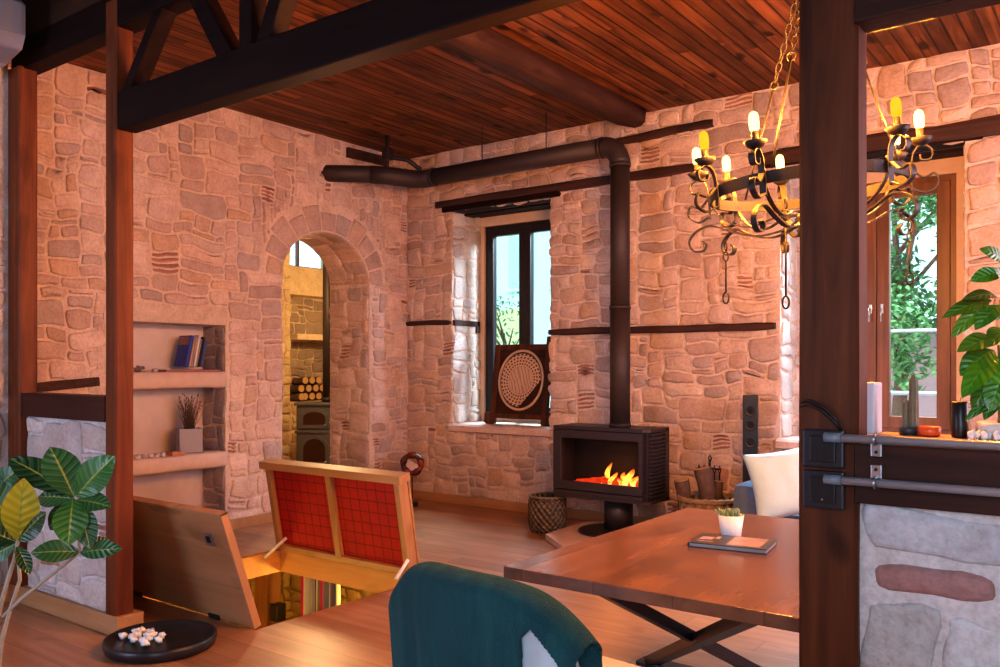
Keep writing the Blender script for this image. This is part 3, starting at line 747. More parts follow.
for a, b in ((.05, wl / 2 - .03), (wl / 2 + .03, wl - .05)):
    mb = MB(); mb.box((a, .05, .018), (b, L - .055, D - .035), MR, .004); mb.build('quilted_panel', M['quilt'], hr)
def strut(p0, p1):
    p0 = Vector(p0); p1 = Vector(p1); at = Vector((HX0, HY1, 0)); m = p0.lerp(p1, .55)
    mb = MB(); mb.tube([p0, m], .013, 10); s = mb.build('gas_strut', M['white_ceramic'], hr, at)
    mb = MB(); mb.tube([m, p1], .007, 8); mb.blob(p1, .014); mb.build('piston_rod', M['steel'], s, at)
strut((-5.42, 4.42, .12), (-5.54, 4.12, -.13)); strut((-4.03, 4.34, .15), (-4.03, 4.12, -.05))

# ------------------------------------------------------------------ main stove
SX0, SX1, SY0, SY1, SZ0, SZ1 = -4.14, -3.21, 6.35, 6.75, .34, .965
st = thing('wood_stove', ((SX0 + SX1) / 2, 6.55, .05), 'wide black wood stove with glass front and burning logs, on a pedestal', 'stove')
a = st.location.copy()
ch = .05
def stove_outline(g_=0):   # plan, chamfered front corners
    return [(SX0 + g_, SY0 + .0), (SX1 - ch, SY0), (SX1 - g_, SY0 + ch), (SX1 - g_, SY1), (SX0 + g_, SY1)]
mb = MB()
for z0, z1 in ((SZ0, SZ0 + .025), (SZ1 - .03, SZ1)):
    mb.prism(stove_outline(), lambda x, y: Vector((x, y, z0)), lambda x, y: Vector((x, y, z1)))
mb.box((SX0, SY0 + .33, SZ0), (SX1, SY1, SZ1 - .01)); mb.box((SX0, SY0 + .01, SZ0 + .01), (SX0 + .03, SY1, SZ1 - .01)); mb.box((SX1 - .06, SY0 + .05, SZ0 + .01), (SX1 - .03, SY1, SZ1 - .01))
mb.box((SX0 + .02, SY0 + .03, SZ0 + .01), (SX1 - .04, SY0 + .34, SZ0 + .10))
mb.build('body', M['stove'], st, a)
mb = MB()
for k in range(17):
    z = SZ0 + .05 + k * .0325; mb.box((SX1 - .035, SY0 + ch + .02, z), (SX1 - .004, SY1 - .03, z + .016), bev=.003)
mb.box((SX1 - .10, SY0 + .03, SZ0 + .02), (SX1 - .06, SY0 + .34, SZ1 - .03)); mb.build('side_vents', M['stove'], st, a)
mb = MB(); fx0, fx1 = SX0 + .004, SX1 - ch; gx0, gx1, gz0, gz1 = SX0 + .085, SX1 - .085, SZ0 + .145, SZ1 - .105
y0, y1 = SY0 - .012, SY0 + .02
mb.box((fx0, y0, SZ0 + .07), (gx0, y1, SZ1 - .035), bev=.004); mb.box((gx1, y0, SZ0 + .07), (fx1, y1, SZ1 - .035), bev=.004)
mb.box((gx0 - .005, y0, gz1), (gx1 + .005, y1, SZ1 - .035), bev=.004); mb.box((gx0 - .005, y0, SZ0 + .07), (gx1 + .005, y1, gz0), bev=.004)
mb.box((fx0, y0 + .004, SZ0 + .026), (fx1, y1, SZ0 + .062), bev=.004)
dr = mb.build('door', M['stove'], st, a)
mb = MB()
for p, q in (((gx0, gz0), (gx1, gz0)), ((gx1, gz0), (gx1, gz1)), ((gx1, gz1), (gx0, gz1)), ((gx0, gz1), (gx0, gz0))): mb.tube([(p[0], y0 - .002, p[1]), (q[0], y0 - .002, q[1])], .004, 6)
mb.build('bead', M['steel'], dr, a)
mb = MB(); mb.box((gx0 - .01, y0 + .008, gz0 - .01), (gx1 + .01, y0 + .012, gz1 + .01)); mb.build('pane', M['stove_glass'], dr, a)
mb = MB(); mb.box((SX1 - ch - .025, y0 - .022, SZ0 + .12), (SX1 - ch - .008, y0, SZ0 + .36), bev=.005); mb.build('handle', M['iron'], dr, a)
mb = MB()
mb.box((SX0 + .03, SY0 + .30, SZ0 + .1), (SX1 - .06, SY0 + .33, SZ1 - .03)); mb.build('firebrick_lining', plain('sooty_brick', (.016, .010, .009), .9, 0, .4, 9), st, a)
# embers, logs, flames
mb = MB()
for k in range(4):
    x = gx0 + .20 + k * .13; mb.tube([(x - .12, 6.48 + .03 * (k % 2), gz0 - .03 + .02 * (k % 3)), (x + .14, 6.55 - .03 * (k % 2), gz0 - .01 + .02 * (k % 2))], [.032, .036], 10)
mb.build('burning_logs', emit('ember', (.9, .05, .01), (.02, .005, .003), 1.6, 14), st, a)
mb = MB(); R = random.Random(5)
for k in range(60): mb.blob((R.uniform(gx0 + .02, gx1 - .09), R.uniform(6.42, 6.60), gz0 - .045 + R.uniform(0, .015)), R.uniform(.012, .024), sub=1)
tag(mb.build('embers', emit('ember_bed', (1, .10, .02), (.03, .008, .004), 1.6, 30), st, a), kind='stuff')
g = NG('flame'); x = g.sep(g.n('ShaderNodeUVMap').outputs[0]); f = g.ramp(x[1], [(0, (1., .55, .13)), (.35, (1., .40, .05)), (1, (.9, .10, .01))])
e = g.n('ShaderNodeEmission'); g.l(f, e.inputs[0]); e.inputs[1].default_value = 3
tr_ = g.n('ShaderNodeBsdfTransparent'); mx = g.n('ShaderNodeMixShader')
al = g.math('MULTIPLY', g.ramp(g.noise(g.obj(), 22, 3), [(.35, (.1, .1, .1)), (.6, (1, 1, 1))]), g.ramp(x[1], [(0, (1, 1, 1)), (.6, (.8, .8, .8)), (1, (.0, .0, .0))]))
g.l(al, mx.inputs[0]); g.l(tr_.outputs[0], mx.inputs[1]); g.l(e.outputs[0], mx.inputs[2]); g.l(mx.outputs[0], g.out.inputs[0]); M['flame'] = g.m
R = random.Random(12)
for (px_, h, w) in ((.52, .20, .05), (.58, .12, .05), (.44, .07, .05), (.71, .12, .06), (.77, .16, .07), (.85, .10, .07), (.66, .06, .06), (.90, .06, .05)):
    mb = MB(); x0_ = gx0 + (gx1 - gx0) * px_; n = 10; rows = []; ph = R.uniform(0, 6); y_ = 6.46 + R.uniform(0, .04)
    for k in range(n + 1):
        t = k / n; ww = w / 2 * (math.sin(PI * (t * .85 + .15)) ** .8) ; cx = x0_ + .025 * math.sin(ph + t * 4) + .03 * t
        rr = []
        for j in range(8):
            an = 2 * PI * j / 8; rr.append((mb.v((cx + ww * math.cos(an), y_ + ww * .6 * math.sin(an), gz0 - .02 + h * t)), (j / 8, t)))
        rows.append(rr)
    for k in range(n):
        for j in range(8):
            q = [rows[k][j], rows[k][(j + 1) % 8], rows[k + 1][(j + 1) % 8], rows[k + 1][j]]; mb.face([b[0] for b in q], None, True, [b[1] for b in q])
    mb.build('flame', M['flame'], st, a)
mb = MB(); mb.lathe([(.125, .075), (.125, .34)], (-3.60, 6.56, 0), 32); mb.build('pedestal', M['stove'], st, a)
mb = MB(); mb.lathe([(.30, .052), (.305, .06), (.30, .072), (.27, .078)], (-3.62, 6.50, 0), 40); mb.build('base_plate', M['iron'], st, a)
# hearth slab
mb = MB(); hc = (-3.45, 6.45); poly = [(-4.07, 6.45), (-4.05, 6.08), (-3.68, 5.77), (-3.25, 5.77), (-2.95, 6.08), (-2.95, 6.85), (-3.2, 7.0), (-3.8, 7.0), (-4.07, 6.8)]
mb.prism(poly, lambda x, y: Vector((x, y, 0)), lambda x, y: Vector((x, y, .052)))
o = mb.build('hearth_slab', plain('pink_stone_slab', (.62, .45, .38), .6, 0, .1, 8)); tag(o, 'pale pinkish angular stone slab under the burning wood stove', 'hearth slab')
b = o.modifiers.new('Bevel', 'BEVEL'); b.width = .006; b.segments = 2

# flue of the main stove
fl = thing('flue_pipe', (-3.58, 6.55, .967), 'long dark flue pipe rising from the burning stove and bending along the wall', 'flue pipe')
a = fl.location.copy()
def arc(c, r, a0, a1, u, v, n=8):
    return [Vector(c) + Vector(u) * r * math.cos(a0 + (a1 - a0) * k / n) + Vector(v) * r * math.sin(a0 + (a1 - a0) * k / n) for k in range(n + 1)]
r = .088; px_, py_, pz_ = -3.58, 6.55, 3.415
mb = MB(); mb.tube([(px_, py_, .967), (px_, py_, 2.0)], r, 32); mb.tube([(px_, py_, 2.0), (px_, py_, pz_ - .17)], r - .003, 32); mb.build('riser', M['pipe'], fl, a)
mb = MB(); mb.tube(arc((px_ - .17, py_, pz_ - .17), .17, 0, PI / 2, (1, 0, 0), (0, 0, 1), 9), r + .002, 32); mb.build('elbow', M['pipe'], fl, a)
mb = MB(); mb.tube([(px_ - .17, py_, pz_), (-5.80, py_, pz_ + .0)], r - .001, 32); mb.build('horizontal_run', M['pipe'], fl, a)
mb = MB(); mb.tube([(-5.72, py_, pz_), (-5.85, py_, pz_), (-5.97, 6.50, pz_ + .005), (-6.06, 6.38, pz_ + .015), (-6.13, 6.26, pz_ + .02), (-6.24, 6.17, pz_ + .03)], r + .002, 32); mb.build('elbow', M['pipe'], fl, a)
mb = MB(); mb.tube([(-6.20, 6.20, pz_ + .03), (-6.58, 5.94, pz_ + .045), (-6.68, 5.87, pz_ + .047)], r - .003, 32); mb.build('wall_stub', M['pipe'], fl, a)
for p, dv in (((px_, py_, 2.0), (0, 0, 1)), ((px_, py_, .98), (0, 0, 1)), ((px_, py_, 3.235), (0, 0, 1)), ((px_ - .18, py_, pz_), (1, 0, 0)), ((-5.72, py_, pz_), (1, 0, 0))):
    p = Vector(p); dv = Vector(dv); mb = MB(); mb.tube([p - dv * .014, p + dv * .014], r + .006, 32); mb.build('collar', M['pipe'], fl, a)
for xx in (-4.35, -5.1):
    mb = MB(); mb.tube([(xx, py_, pz_ + .08), (xx, py_, HC + .01)], .005, 6); mb.build('hanger_rod', M['iron'], fl, a)
mb = MB(); mb.box((-6.12, 6.2, 3.58), (-6.04, 6.28, 3.70), bev=.01); mb.tube([(-6.08, 6.24, 3.5), (-6.08, 6.24, HC)], .02, 8); mb.tube([(-6.08, 6.24, 3.62), (-5.96, 6.42, 3.60), (-5.86, 6.5, 3.50)], .025, 8); mb.build('hanger_bracket', M['iron'], fl, a)

# ------------------------------------------------------------------ baskets, logs, tools
def wicker(name, c1, c2, s1=55, s2=55):
    g = NG(name); uv = g.sep(g.n('ShaderNodeUVMap').outputs[0])
    a_ = g.math('SINE', g.math('MULTIPLY', uv[0], s1 * 2 * PI / 2)); b_ = g.math('SINE', g.math('MULTIPLY', uv[1], s2))
    w_ = g.math('MULTIPLY', a_, b_); c = g.mix(g.math('ADD', g.math('MULTIPLY', w_, .5), .5), c1, c2)
    c = g.mix(g.noise(g.obj(), 14), c, tuple(q * .6 for q in c1)); g.bsdf(c, .8, 0, g.bump(w_, 1., .02)); return g.m
def weave_body(mb, prof, o, seg=48):
    n = len(prof); rings = []
    for k, (r, z) in enumerate(prof): rings.append([(mb.v((o[0] + r * math.cos(2 * PI * j / seg), o[1] + r * math.sin(2 * PI * j / seg), o[2] + z)), (j / seg, k / (n - 1))) for j in range(seg)])
    for k in range(n - 1):
        for j in range(seg):
            q = [rings[k][j], rings[k][(j + 1) % seg], rings[k + 1][(j + 1) % seg], rings[k + 1][j]]
            uv = [list(b[1]) for b in q]
            if j == seg - 1: uv[1][0] = 1; uv[2][0] = 1
            mb.face([b[0] for b in q], None, True, [tuple(u) for u in uv])
    mb.face([b[0] for b in rings[0]][::-1])
M['wicker_dark'] = wicker('woven_seagrass', (.14, .085, .05), (.42, .34, .24), 40, 60)
M['wicker_light'] = wicker('woven_willow', (.30, .18, .09), (.58, .40, .24), 36, 40)
b1 = thing('woven_basket', (-4.25, 6.42, 0), 'round woven basket with a pale dotted weave below the stove', 'basket')
mb = MB(); weave_body(mb, [(.155, .002), (.17, .05), (.178, .12), (.178, .2), (.172, .28), (.165, .315), (.15, .315), (.15, .1), (.14, .03)], (0, 0, 0)); mb.build('basket_body', M['wicker_dark'], b1)
mb = MB(); mb.tube([(.162 * math.cos(2 * PI * k / 32), .162 * math.sin(2 * PI * k / 32), .318) for k in range(32)], .011, 8, closed=True); mb.build('rim', M['wicker_dark'], b1)
b2 = thing('log_basket', (-2.80, 6.62, 0), 'light willow basket holding firewood, between the stove and the tall black speaker', 'basket')
mb = MB(); weave_body(mb, [(.19, .002), (.21, .08), (.23, .24), (.24, .40), (.225, .40), (.21, .24), (.19, .05), (.17, .02)], (0, 0, 0)); mb.build('basket_body', M['wicker_light'], b2)
mb = MB()
for q in (0, .5): mb.tube([(.24 * math.cos(2 * PI * k / 64), .24 * math.sin(2 * PI * k / 64), .408 + .012 * math.sin(k * 1.2 + q * 2 * PI)) for k in range(64)], .014, 8, closed=True)
mb.build('rim', M['wicker_light'], b2)
def rt(rx, ry, rz=0): return (math.radians(rx), math.radians(ry), math.radians(rz))
log_shape(.062, .52, 3, 'firewood_log', (-2.92, 6.60, .04), rt(8, -8), 'pale upright log standing in the willow basket', None)
log_shape(.07, .62, 5, 'firewood_log', (-2.70, 6.62, .05), rt(4, -14), 'dark thick log leaning in the willow basket', None)
log_shape(.045, .50, 8, 'firewood_log', (-2.80, 6.74, .03), rt(-6, 3), 'thin log behind the thick one in the willow basket', None)
tl = thing('fireplace_tool_stand', (-2.93, 6.96, 0), 'black iron rack of fireplace tools behind the willow basket', 'fire tools')
mb = MB(); mb.lathe([(.11, 0), (.11, .015), (.02, .03)], seg=20); mb.build('base', M['iron'], tl)
mb = MB(); mb.tube([(0, 0, 0), (0, 0, .66)], .008, 8); mb.box((-.10, -.008, .60), (.10, .008, .615)); mb.tube([(0, 0, .66), (.015, 0, .70), (0, 0, .72), (-.015, 0, .70), (0, 0, .67)], .006, 6); mb.build('stand_pole', M['iron'], tl)
for k, xx in enumerate((-.09, -.045, .05, .095)):
    mb = MB(); mb.tube([(xx, -.02, .12), (xx, -.02, .56)], .006, 8); mb.tube([(xx, -.02, .56), (xx + .012, -.02, .60), (xx, -.02, .64), (xx - .012, -.02, .60), (xx, -.02, .57)], .005, 6)
    if k % 2: mb.box((xx - .03, -.025, .06), (xx + .03, -.015, .14), bev=.003)
    else: mb.blob((xx, -.02, .11), .022, sc=(1, .6, 1.5))
    mb.build('tool', M['iron'], tl)

# tall slim speaker
sp = thing('tower_speaker', (-2.56, 6.93, 0), 'tall slim black tower speaker against the stone wall', 'speaker', rot=(0, 0, math.radians(18)))
mb = MB(); mb.box((-.06, -.08, .02), (.06, .06, 1.25), bev=.006); mb.build('cabinet', M['black'], sp)
mb = MB(); mb.box((-.09, -.12, 0), (.09, .09, .02), bev=.005); mb.build('base', M['black'], sp)
for z in (1.12, 1.0, .86, .72):
    mb = MB(); mb.lathe([(.045, 0), (.045, .006), (.036, .003), (.012, -.004)], (0, -.08, z), 24, Matrix.Rotation(PI / 2, 4, 'X'), cap1=True); mb.build('driver', plain('speaker_cone', (.014, .013, .014), .5), sp)

# agate ring on a stand
ag = thing('ring_sculpture', (-6.15, 6.69, 0), 'dark polished ring ornament on a thin stand in the room corner', 'ornament', rot=(0, 0, math.radians(36)))
mb = MB(); mb.tube([(.095 * math.cos(2 * PI * k / 40), 0, .447 + .095 * math.sin(2 * PI * k / 40)) for k in range(40)], [.034 + .006 * math.sin(k * .8) for k in range(40)], 14, closed=True)
g = NG('agate'); o_ = g.obj(); c = g.ramp(g.noise(o_, 6, 4), [(.35, (.02, .008, .008)), (.55, (.10, .02, .015)), (.62, (.35, .08, .04)), (.7, (.05, .02, .02))]); g.bsdf(c, .15); mb.build('ring', g.m, ag)
mb = MB(); R = random.Random(3)
ring_pts = [.068 + .012 * R.random() for k in range(24)]
mb.prism([(ring_pts[k] * math.cos(2 * PI * k / 24), .447 + ring_pts[k] * math.sin(2 * PI * k / 24)) for k in range(9, 24)], lambda x, z: Vector((x, -.010, z)), lambda x, z: Vector((x, .010, z)))
mb.build('crystal_inlay', plain('pale_crystal', (.62, .45, .40), .4, 0, .3, 30, .6), ag)
mb = MB(); mb.tube([(0, 0, .02), (0, 0, .32)], .006, 8); mb.build('rod', M['iron'], ag)
mb = MB(); mb.box((-.06, -.05, 0), (.06, .05, .045), bev=.006); mb.build('base', M['black'], ag)

# carved panel leaning in the first window
cw = thing('carved_panel', (-5.22, 7.32, .868), 'square wood frame with a pale carved round relief, leaning in the window niche', 'carved panel', rot=(math.radians(-8), 0, math.radians(2)))
mb = MB()
hw, hh = .36, .86
mb.box((-hw, -.02, .0), (-hw + .07, .02, hh), bev=.006); mb.box((hw - .07, -.02, .0), (hw, .02, hh + .08), bev=.006); mb.box((-hw + .02, -.018, hh - .06), (hw - .02, .018, hh), bev=.006); mb.box((-hw - .04, -.018, .06), (hw + .04, .018, .11), bev=.006)
mb.box((-hw - .07, -.03, 0), (-hw + .02, .03, .12), bev=.02); mb.box((hw - .03, -.03, 0), (hw + .03, .03, .10), bev=.01); mb.build('frame', M['post'], cw)
mb = MB(); mb.box((-hw + .05, -.004, .10), (hw - .05, .008, hh - .04)); mb.build('backing', M['plank'], cw)
mb = MB(); zc = .475; mb.tube([(.275 * math.cos(2 * PI * k / 48), -.012, zc + .315 * math.sin(2 * PI * k / 48)) for k in range(48)], .014, 8, closed=True); mb.build('ring', plain('pale_wood_ring', (.66, .44, .29), .6), cw)
g = NG('carved_relief'); o_ = g.obj(); x = g.sep(o_)
dx = x[0]; dz = g.math('SUBTRACT', x[2], .475)
rad = g.math('SQRT', g.math('ADD', g.math('MULTIPLY', dx, dx), g.math('MULTIPLY', dz, dz))); th_ = g.math('ARCTAN2', dz, dx)
rings = g.math('SINE', g.math('MULTIPLY', rad, 190.)); spokes = g.math('SINE', g.math('ADD', g.math('MULTIPLY', th_, 34.), g.math('MULTIPLY', rad, 40.)))
holes = g.math('MULTIPLY', g.math('GREATER_THAN', rings, -.1), g.math('GREATER_THAN', spokes, 0.))
outer = g.math('GREATER_THAN', rad, .145)
curl = g.math('GREATER_THAN', g.math('SINE', g.math('ADD', g.math('MULTIPLY', g.math('ABSOLUTE', g.math('ADD', dx, g.math('MULTIPLY', dz, .35))), 150.), g.math('MULTIPLY', g.noise(o_, 5), 14.))), .75)
dk = g.math('MAXIMUM', g.math('MULTIPLY', holes, outer), g.math('MULTIPLY', g.math('MULTIPLY', curl, g.math('LESS_THAN', rad, .145)), .55))
c = g.mix(g.noise(o_, 9), (.56, .35, .23), (.74, .50, .36)); c = g.mix(dk, c, (.07, .028, .016))
g.bsdf(c, .6, 0, g.bump(g.math('SUBTRACT', 1., dk), .8, .006)); M['relief'] = g.m
mb = MB(); pts = []
for k in range(40):
    a_ = 2 * PI * k / 40; pts.append((.25 * math.cos(a_), zc + .285 * math.sin(a_)))
pts = [p for p in pts if not (p[0] > .02 and p[1] < zc - .04 and (p[0] * 1.2 - (p[1] - zc)) > .32)]
mb.prism(pts, lambda x, z: Vector((x, -.005, z)), lambda x, z: Vector((x, -.016, z))); mb.build('relief', M['relief'], cw)

# ------------------------------------------------------------------ dining table
dt = thing('dining_table', (-1.28, 3.37, 0), 'large walnut-plank dining table on crossed black metal legs', 'table')
a = dt.location.copy()
mb = MB(); n = 40
TX0, TX1, TY0, TY1 = -1.885, -.72, 2.55, 4.18
poly = [(TX0 + .004 * noise.noise(Vector((0, TY0 + (TY1 - TY0) * k / n * 3, 0))), TY0 + (TY1 - TY0) * k / n) for k in range(n, -1, -1)] + [(TX1 + .004 * noise.noise(Vector((4, TY0 + (TY1 - TY0) * k / n * 3, 0))), TY0 + (TY1 - TY0) * k / n) for k in range(n + 1)]
mb.prism(poly, lambda x, y: Vector((x, y, .705)), lambda x, y: Vector((x, y, .75)))
o = mb.build('tabletop', M['table'], dt, a); b = o.modifiers.new('Bevel', 'BEVEL'); b.width = .003; b.segments = 2; b.limit_method = 'ANGLE'
for p0, p1 in (((-1.60, 2.72, .69), (-1.25, 3.90, .02)), ((-.98, 2.72, .69), (-1.93, 3.86, .02))):
    mb = MB(); mb.beam(p0, p1, .075, .045, (0, 0, 1), .004); mb.build('leg', M['black'], dt, a)
mb = MB(); mb.box((-1.68, 2.68, .69), (-.92, 2.76, .704)); mb.build('top_plate', M['black'], dt, a)
mb = MB(); mb.box((-2.0, 3.82, 0), (-1.16, 3.92, .02), bev=.004); mb.build('foot_rail', M['black'], dt, a)

c_ = P(733, 547, 3.53)
bk = thing('magazine', (c_.x, c_.y, .7505), 'dark glossy magazine with a pinkish photo panel, lying on the dining table', 'magazine', rot=(0, 0, math.radians(8)))
bk.scale = (1, 1, 1)
mb = MB(); mb.box((-.155, -.105, .002), (.155, .105, .016), bev=.002); mb.build('pages', plain('magazine_pages', (.35, .36, .36), .6), bk)
mb = MB(); mb.box((-.158, -.108, .0), (.158, .108, .002)); mb.box((-.158, -.108, .016), (.158, .108, .019)); mb.box((-.16, -.108, 0), (-.157, .108, .019)); mb.build('cover', plain('magazine_cover', (.055, .055, .06), .3), bk)
mb = MB(); mb.box((-.01, -.085, .0188), (.125, .095, .0198)); mb.build('cover_photo', plain('cover_photo', (.42, .27, .23), .35, 0, .5, 14), bk)
mb = MB(); mb.box((-.135, -.02, .0188), (-.085, .035, .0198)); mb.box((-.075, .01, .0188), (-.06, .06, .0198)); mb.box((-.135, -.06, .0188), (-.07, -.05, .0196)); mb.build('cover_print', plain('cover_print', (.55, .40, .50), .35, 0, .3, 40), bk)
pp = P(731, 536, 3.70)
pt = thing('potted_succulent', (pp.x, pp.y, .7505), 'small grey-green succulent in a white pot on the dining table', 'plant')
mb = MB(); mb.lathe([(.040, 0), (.042, .003), (.055, .098), (.051, .098), (.047, .075)], seg=32); mb.build('pot', M['white_ceramic'], pt)
mb = MB(); mb.lathe([(.048, .074), (.02, .082)], seg=20); mb.build('soil', plain('soil', (.06, .035, .02), .95, 0, .4, 60, 1), pt)
g = NG('succulent'); c = g.mix(g.noise(g.obj(), 30), (.10, .17, .07), (.30, .40, .24)); g.bsdf(c, .5); M['succ'] = g.m
mb = MB(); R = random.Random(2)
for k in range(46):
    an = R.uniform(0, 2 * PI); rr = R.uniform(0, .04); b0 = Vector((rr * math.cos(an), rr * math.sin(an), .078)); le = R.uniform(.03, .055); ti = R.uniform(.2, 1.)
    d = Vector((math.cos(an) * ti * (rr / .04 + .3) * .7, math.sin(an) * ti * (rr / .04 + .3) * .7, 1)).normalized()
    mb.tube([b0, b0 + d * le * .45, b0 + d * le * .8, b0 + d * le], [.004, .0075, .006, .001], 6)
mb.build('foliage', M['succ'], pt)

# ------------------------------------------------------------------ upholstered chair with the teal throw
g = NG('teal_throw'); o_ = g.obj(); f = g.noise(o_, 240, 2, .7); f2 = g.noise(o_, 5, 3); x = g.sep(o_)
st_ = g.noise(g.comb(g.math('MULTIPLY', x[0], 1.), x[1], g.math('MULTIPLY', x[2], .12)), 16, 3)
c = g.mix(f2, (.004, .052, .064), (.010, .108, .125)); c = g.mix(g.ramp(st_, [(.5, (0, 0, 0)), (.7, (.5, .5, .5))]), c, (.02, .16, .16))
b_ = g.bsdf(c, .95, 0, g.bump(g.math('ADD', f, g.math('MULTIPLY', st_, 1.5)), 1., .012)); b_.inputs['Sheen Weight'].default_value = .15; b_.inputs['Sheen Tint'].default_value = (.2, .5, .55, 1); M['teal'] = g.m
M['pale_fabric'] = plain('pale_fabric', (.55, .62, .68), .9, 0, .08, 40, .3)
chx, chy = -1.30, 1.66
cr = thing('upholstered_chair', (chx, chy + .25, 0), 'pale upholstered chair seen from behind, pushed towards the dining table', 'chair', rot=(0, 0, math.radians(-6)))
# outline of the back in local x,z (seen from behind), bulging shell
def back_outline(w, top, zb, n=28, e=2.7):
    pts = []
    for k in range(n + 1):
        a_ = PI * k / n; pts.append((w * abs(math.cos(a_)) ** (2 / e) * (1 if math.cos(a_) > 0 else -1), zb + (top - zb) * abs(math.sin(a_)) ** (2 / e)))
    return pts
def shell(mb, w, top, zb, y_in, y_out, z_floor, wrap=.10, grow=0., skip=None, n=28, m=9):
    """curved back shell: grid across x, up z; y curves forward at the sides"""
    def pt(u, t, off):
        # u -1..1 across, t 0..1 up
        x = u * w * (1 - .04 * t); zt = z_floor + (top - z_floor) * t
        lim = abs(u) ** 4; zt = z_floor + (top - z_floor) * t * (1 - .16 * lim)
        y = y_out + wrap * u * u - .05 * t + off
        return Vector((x * (1 + grow), y, zt))
    front, backv = [], []
    for i in range(n + 1):
        u = -1 + 2 * i / n
        backv.append([mb.v(pt(u, j / m, 0)) for j in range(m + 1)]); front.append([mb.v(pt(u, j / m, y_in * (1 - .5 * (j / m) ** 6))) for j in range(m + 1)])
    for i in range(n):
        for j in range(m):
            mb.face([backv[i][j], backv[i + 1][j], backv[i + 1][j + 1], backv[i][j + 1]], None, True)
            mb.face([front[i][j + 1], front[i + 1][j + 1], front[i + 1][j], front[i][j]], None, True)
        mb.face([backv[i][m], backv[i + 1][m], front[i + 1][m], front[i][m]], None, True)
        mb.face([backv[i][0], front[i][0], front[i + 1][0], backv[i + 1][0]], None, True)
    for j in range(m):
        mb.face([backv[0][j + 1], front[0][j + 1], front[0][j], backv[0][j]], None, True); mb.face([backv[n][j], front[n][j], front[n][j + 1], backv[n][j + 1]], None, True)
mb = MB(); shell(mb, .30, .935, 0, .09, -.25, .30, wrap=.065); o = mb.build('backrest', M['pale_fabric'], cr)
s_ = o.modifiers.new('Sub', 'SUBSURF'); s_.levels = 1; s_.render_levels = 2
mb = MB(); mb.box((-.33, -.17, .36), (.33, .40, .50), bev=.05); mb.build('seat', M['pale_fabric'], cr)
mb = MB(); mb.box((-.31, -.12, .50), (.31, .42, .60), bev=.045); mb.build('seat_cushion', plain('lavender_cushion', (.55, .52, .60), .9), cr)
for x_ in (-.24, .24):
    for y_ in (-.14, .34):
        mb = MB(); mb.tube([(x_, y_, .37), (x_ * 1.12, y_ + (.03 if y_ > 0 else -.04), 0)], [.02, .013], 12); mb.build('leg', M['black'], cr)
# the throw draped over the back, one corner pulled aside to show the pale back
tw = thing('throw_blanket', (chx, chy + .25, .3), 'fuzzy teal throw draped over the back of the pale chair', 'throw', rot=(0, 0, math.radians(-6)))
mb = MB(); n, m = 230, 170
def thr(u, t, side):
    x = u * .318; top = .952
    lim = abs(u) ** 4
    y0_ = -.25 + .07 * u * u
    H_ = top * (1 - .13 * lim)
    z = .22 + (H_ - .22) * t
    y = y0_ - .018 - .05 * max(0, (z - .3) / .65) - .010 * math.sin(u * 17 + 2 * math.sin(t * 3)) * (1 - t) * 1.2 - .006 * noise.noise(Vector((u * 5, t * 4, 0)))
    if side: y = y0_ + .075 + .03 * 0 - .05 * max(0, (z - .3) / .65) * 1 + .005 * noise.noise(Vector((u * 5, t * 4, 9)))
    return Vector((x, y - .0, z))
rows = []
for i in range(n + 1):
    u = -1 + 2 * i / n
    col_ = [thr(u, j / m * 1.0, False) for j in range(m + 1)]
    A_ = thr(u, 1, False); B_ = thr(u, 1, True)
    for k in range(1, 7):
        q = k / 7; p = A_.lerp(B_, q); p.z += .028 * math.sin(PI * q); col_.append(p)
    col_ += [thr(u, 1 - .5 * j / 12, True) for j in range(13)]
    rows.append(col_)
def hole(i, j):
    u = -1 + 2 * (i + .5) / n; t = (j + .5) / m
    if j >= m: return False
    # pale corner: peak near u=.52,t=.80 widening downwards, keeping a teal band along the outer edge
    lo = .615 + .006 * math.sin(t * 22)
    return lo < u < .93 and t < .965 - ((u - .70) * .28 if u > .70 else (.70 - u) * .7)
V = [[mb.v(p) for p in col_] for col_ in rows]
for i in range(n):
    for j in range(len(rows[0]) - 1):
        if not hole(i, j): mb.face([V[i][j], V[i + 1][j], V[i + 1][j + 1], V[i][j + 1]], None, True)
for side_i in (0, n):      # close the sides with hanging edges
    for j in range(m):
        pass
o = mb.build('cloth', M['teal'], tw); o.location = (0, 0, -.3)
s_ = o.modifiers.new('Solid', 'SOLIDIFY'); s_.thickness = .012; s_.offset = 1

# ------------------------------------------------------------------ sofa and pillow
sf = thing('sofa', (-1.45, 6.45, 0), 'low grey-blue upholstered sofa under the brown window', 'sofa')
M['blue'] = plain('blue_grey_fabric', (.10, .15, .24), .9, 0, .2, 50, .4)
mb = MB(); mb.box((-.90, -.42, .10), (1.2, .42, .30), bev=.03); mb.build('base', M['blue'], sf)
for x0_ in (-.72, .24):
    mb = MB(); mb.box((x0_, -.44, .30), (x0_ + .94, .22, .45), bev=.05); mb.build('seat_cushion', M['blue'], sf)
mb = MB(); mb.box((-.90, .18, .28), (1.2, .42, .78), bev=.07); mb.build('backrest', M['blue'], sf)
for x0_ in (-.92, 1.18):
    mb = MB(); mb.box((x0_, -.44, .10), (x0_ + .20, .42, .635), bev=.075); mb.build('armrest', M['blue'], sf)
for x_ in (-.85, 1.3):
    for y_ in (-.36, .36):
        mb = MB(); mb.lathe([(.018, 0), (.024, .11)], (x_, y_, 0), 12); mb.build('leg', M['black'], sf)
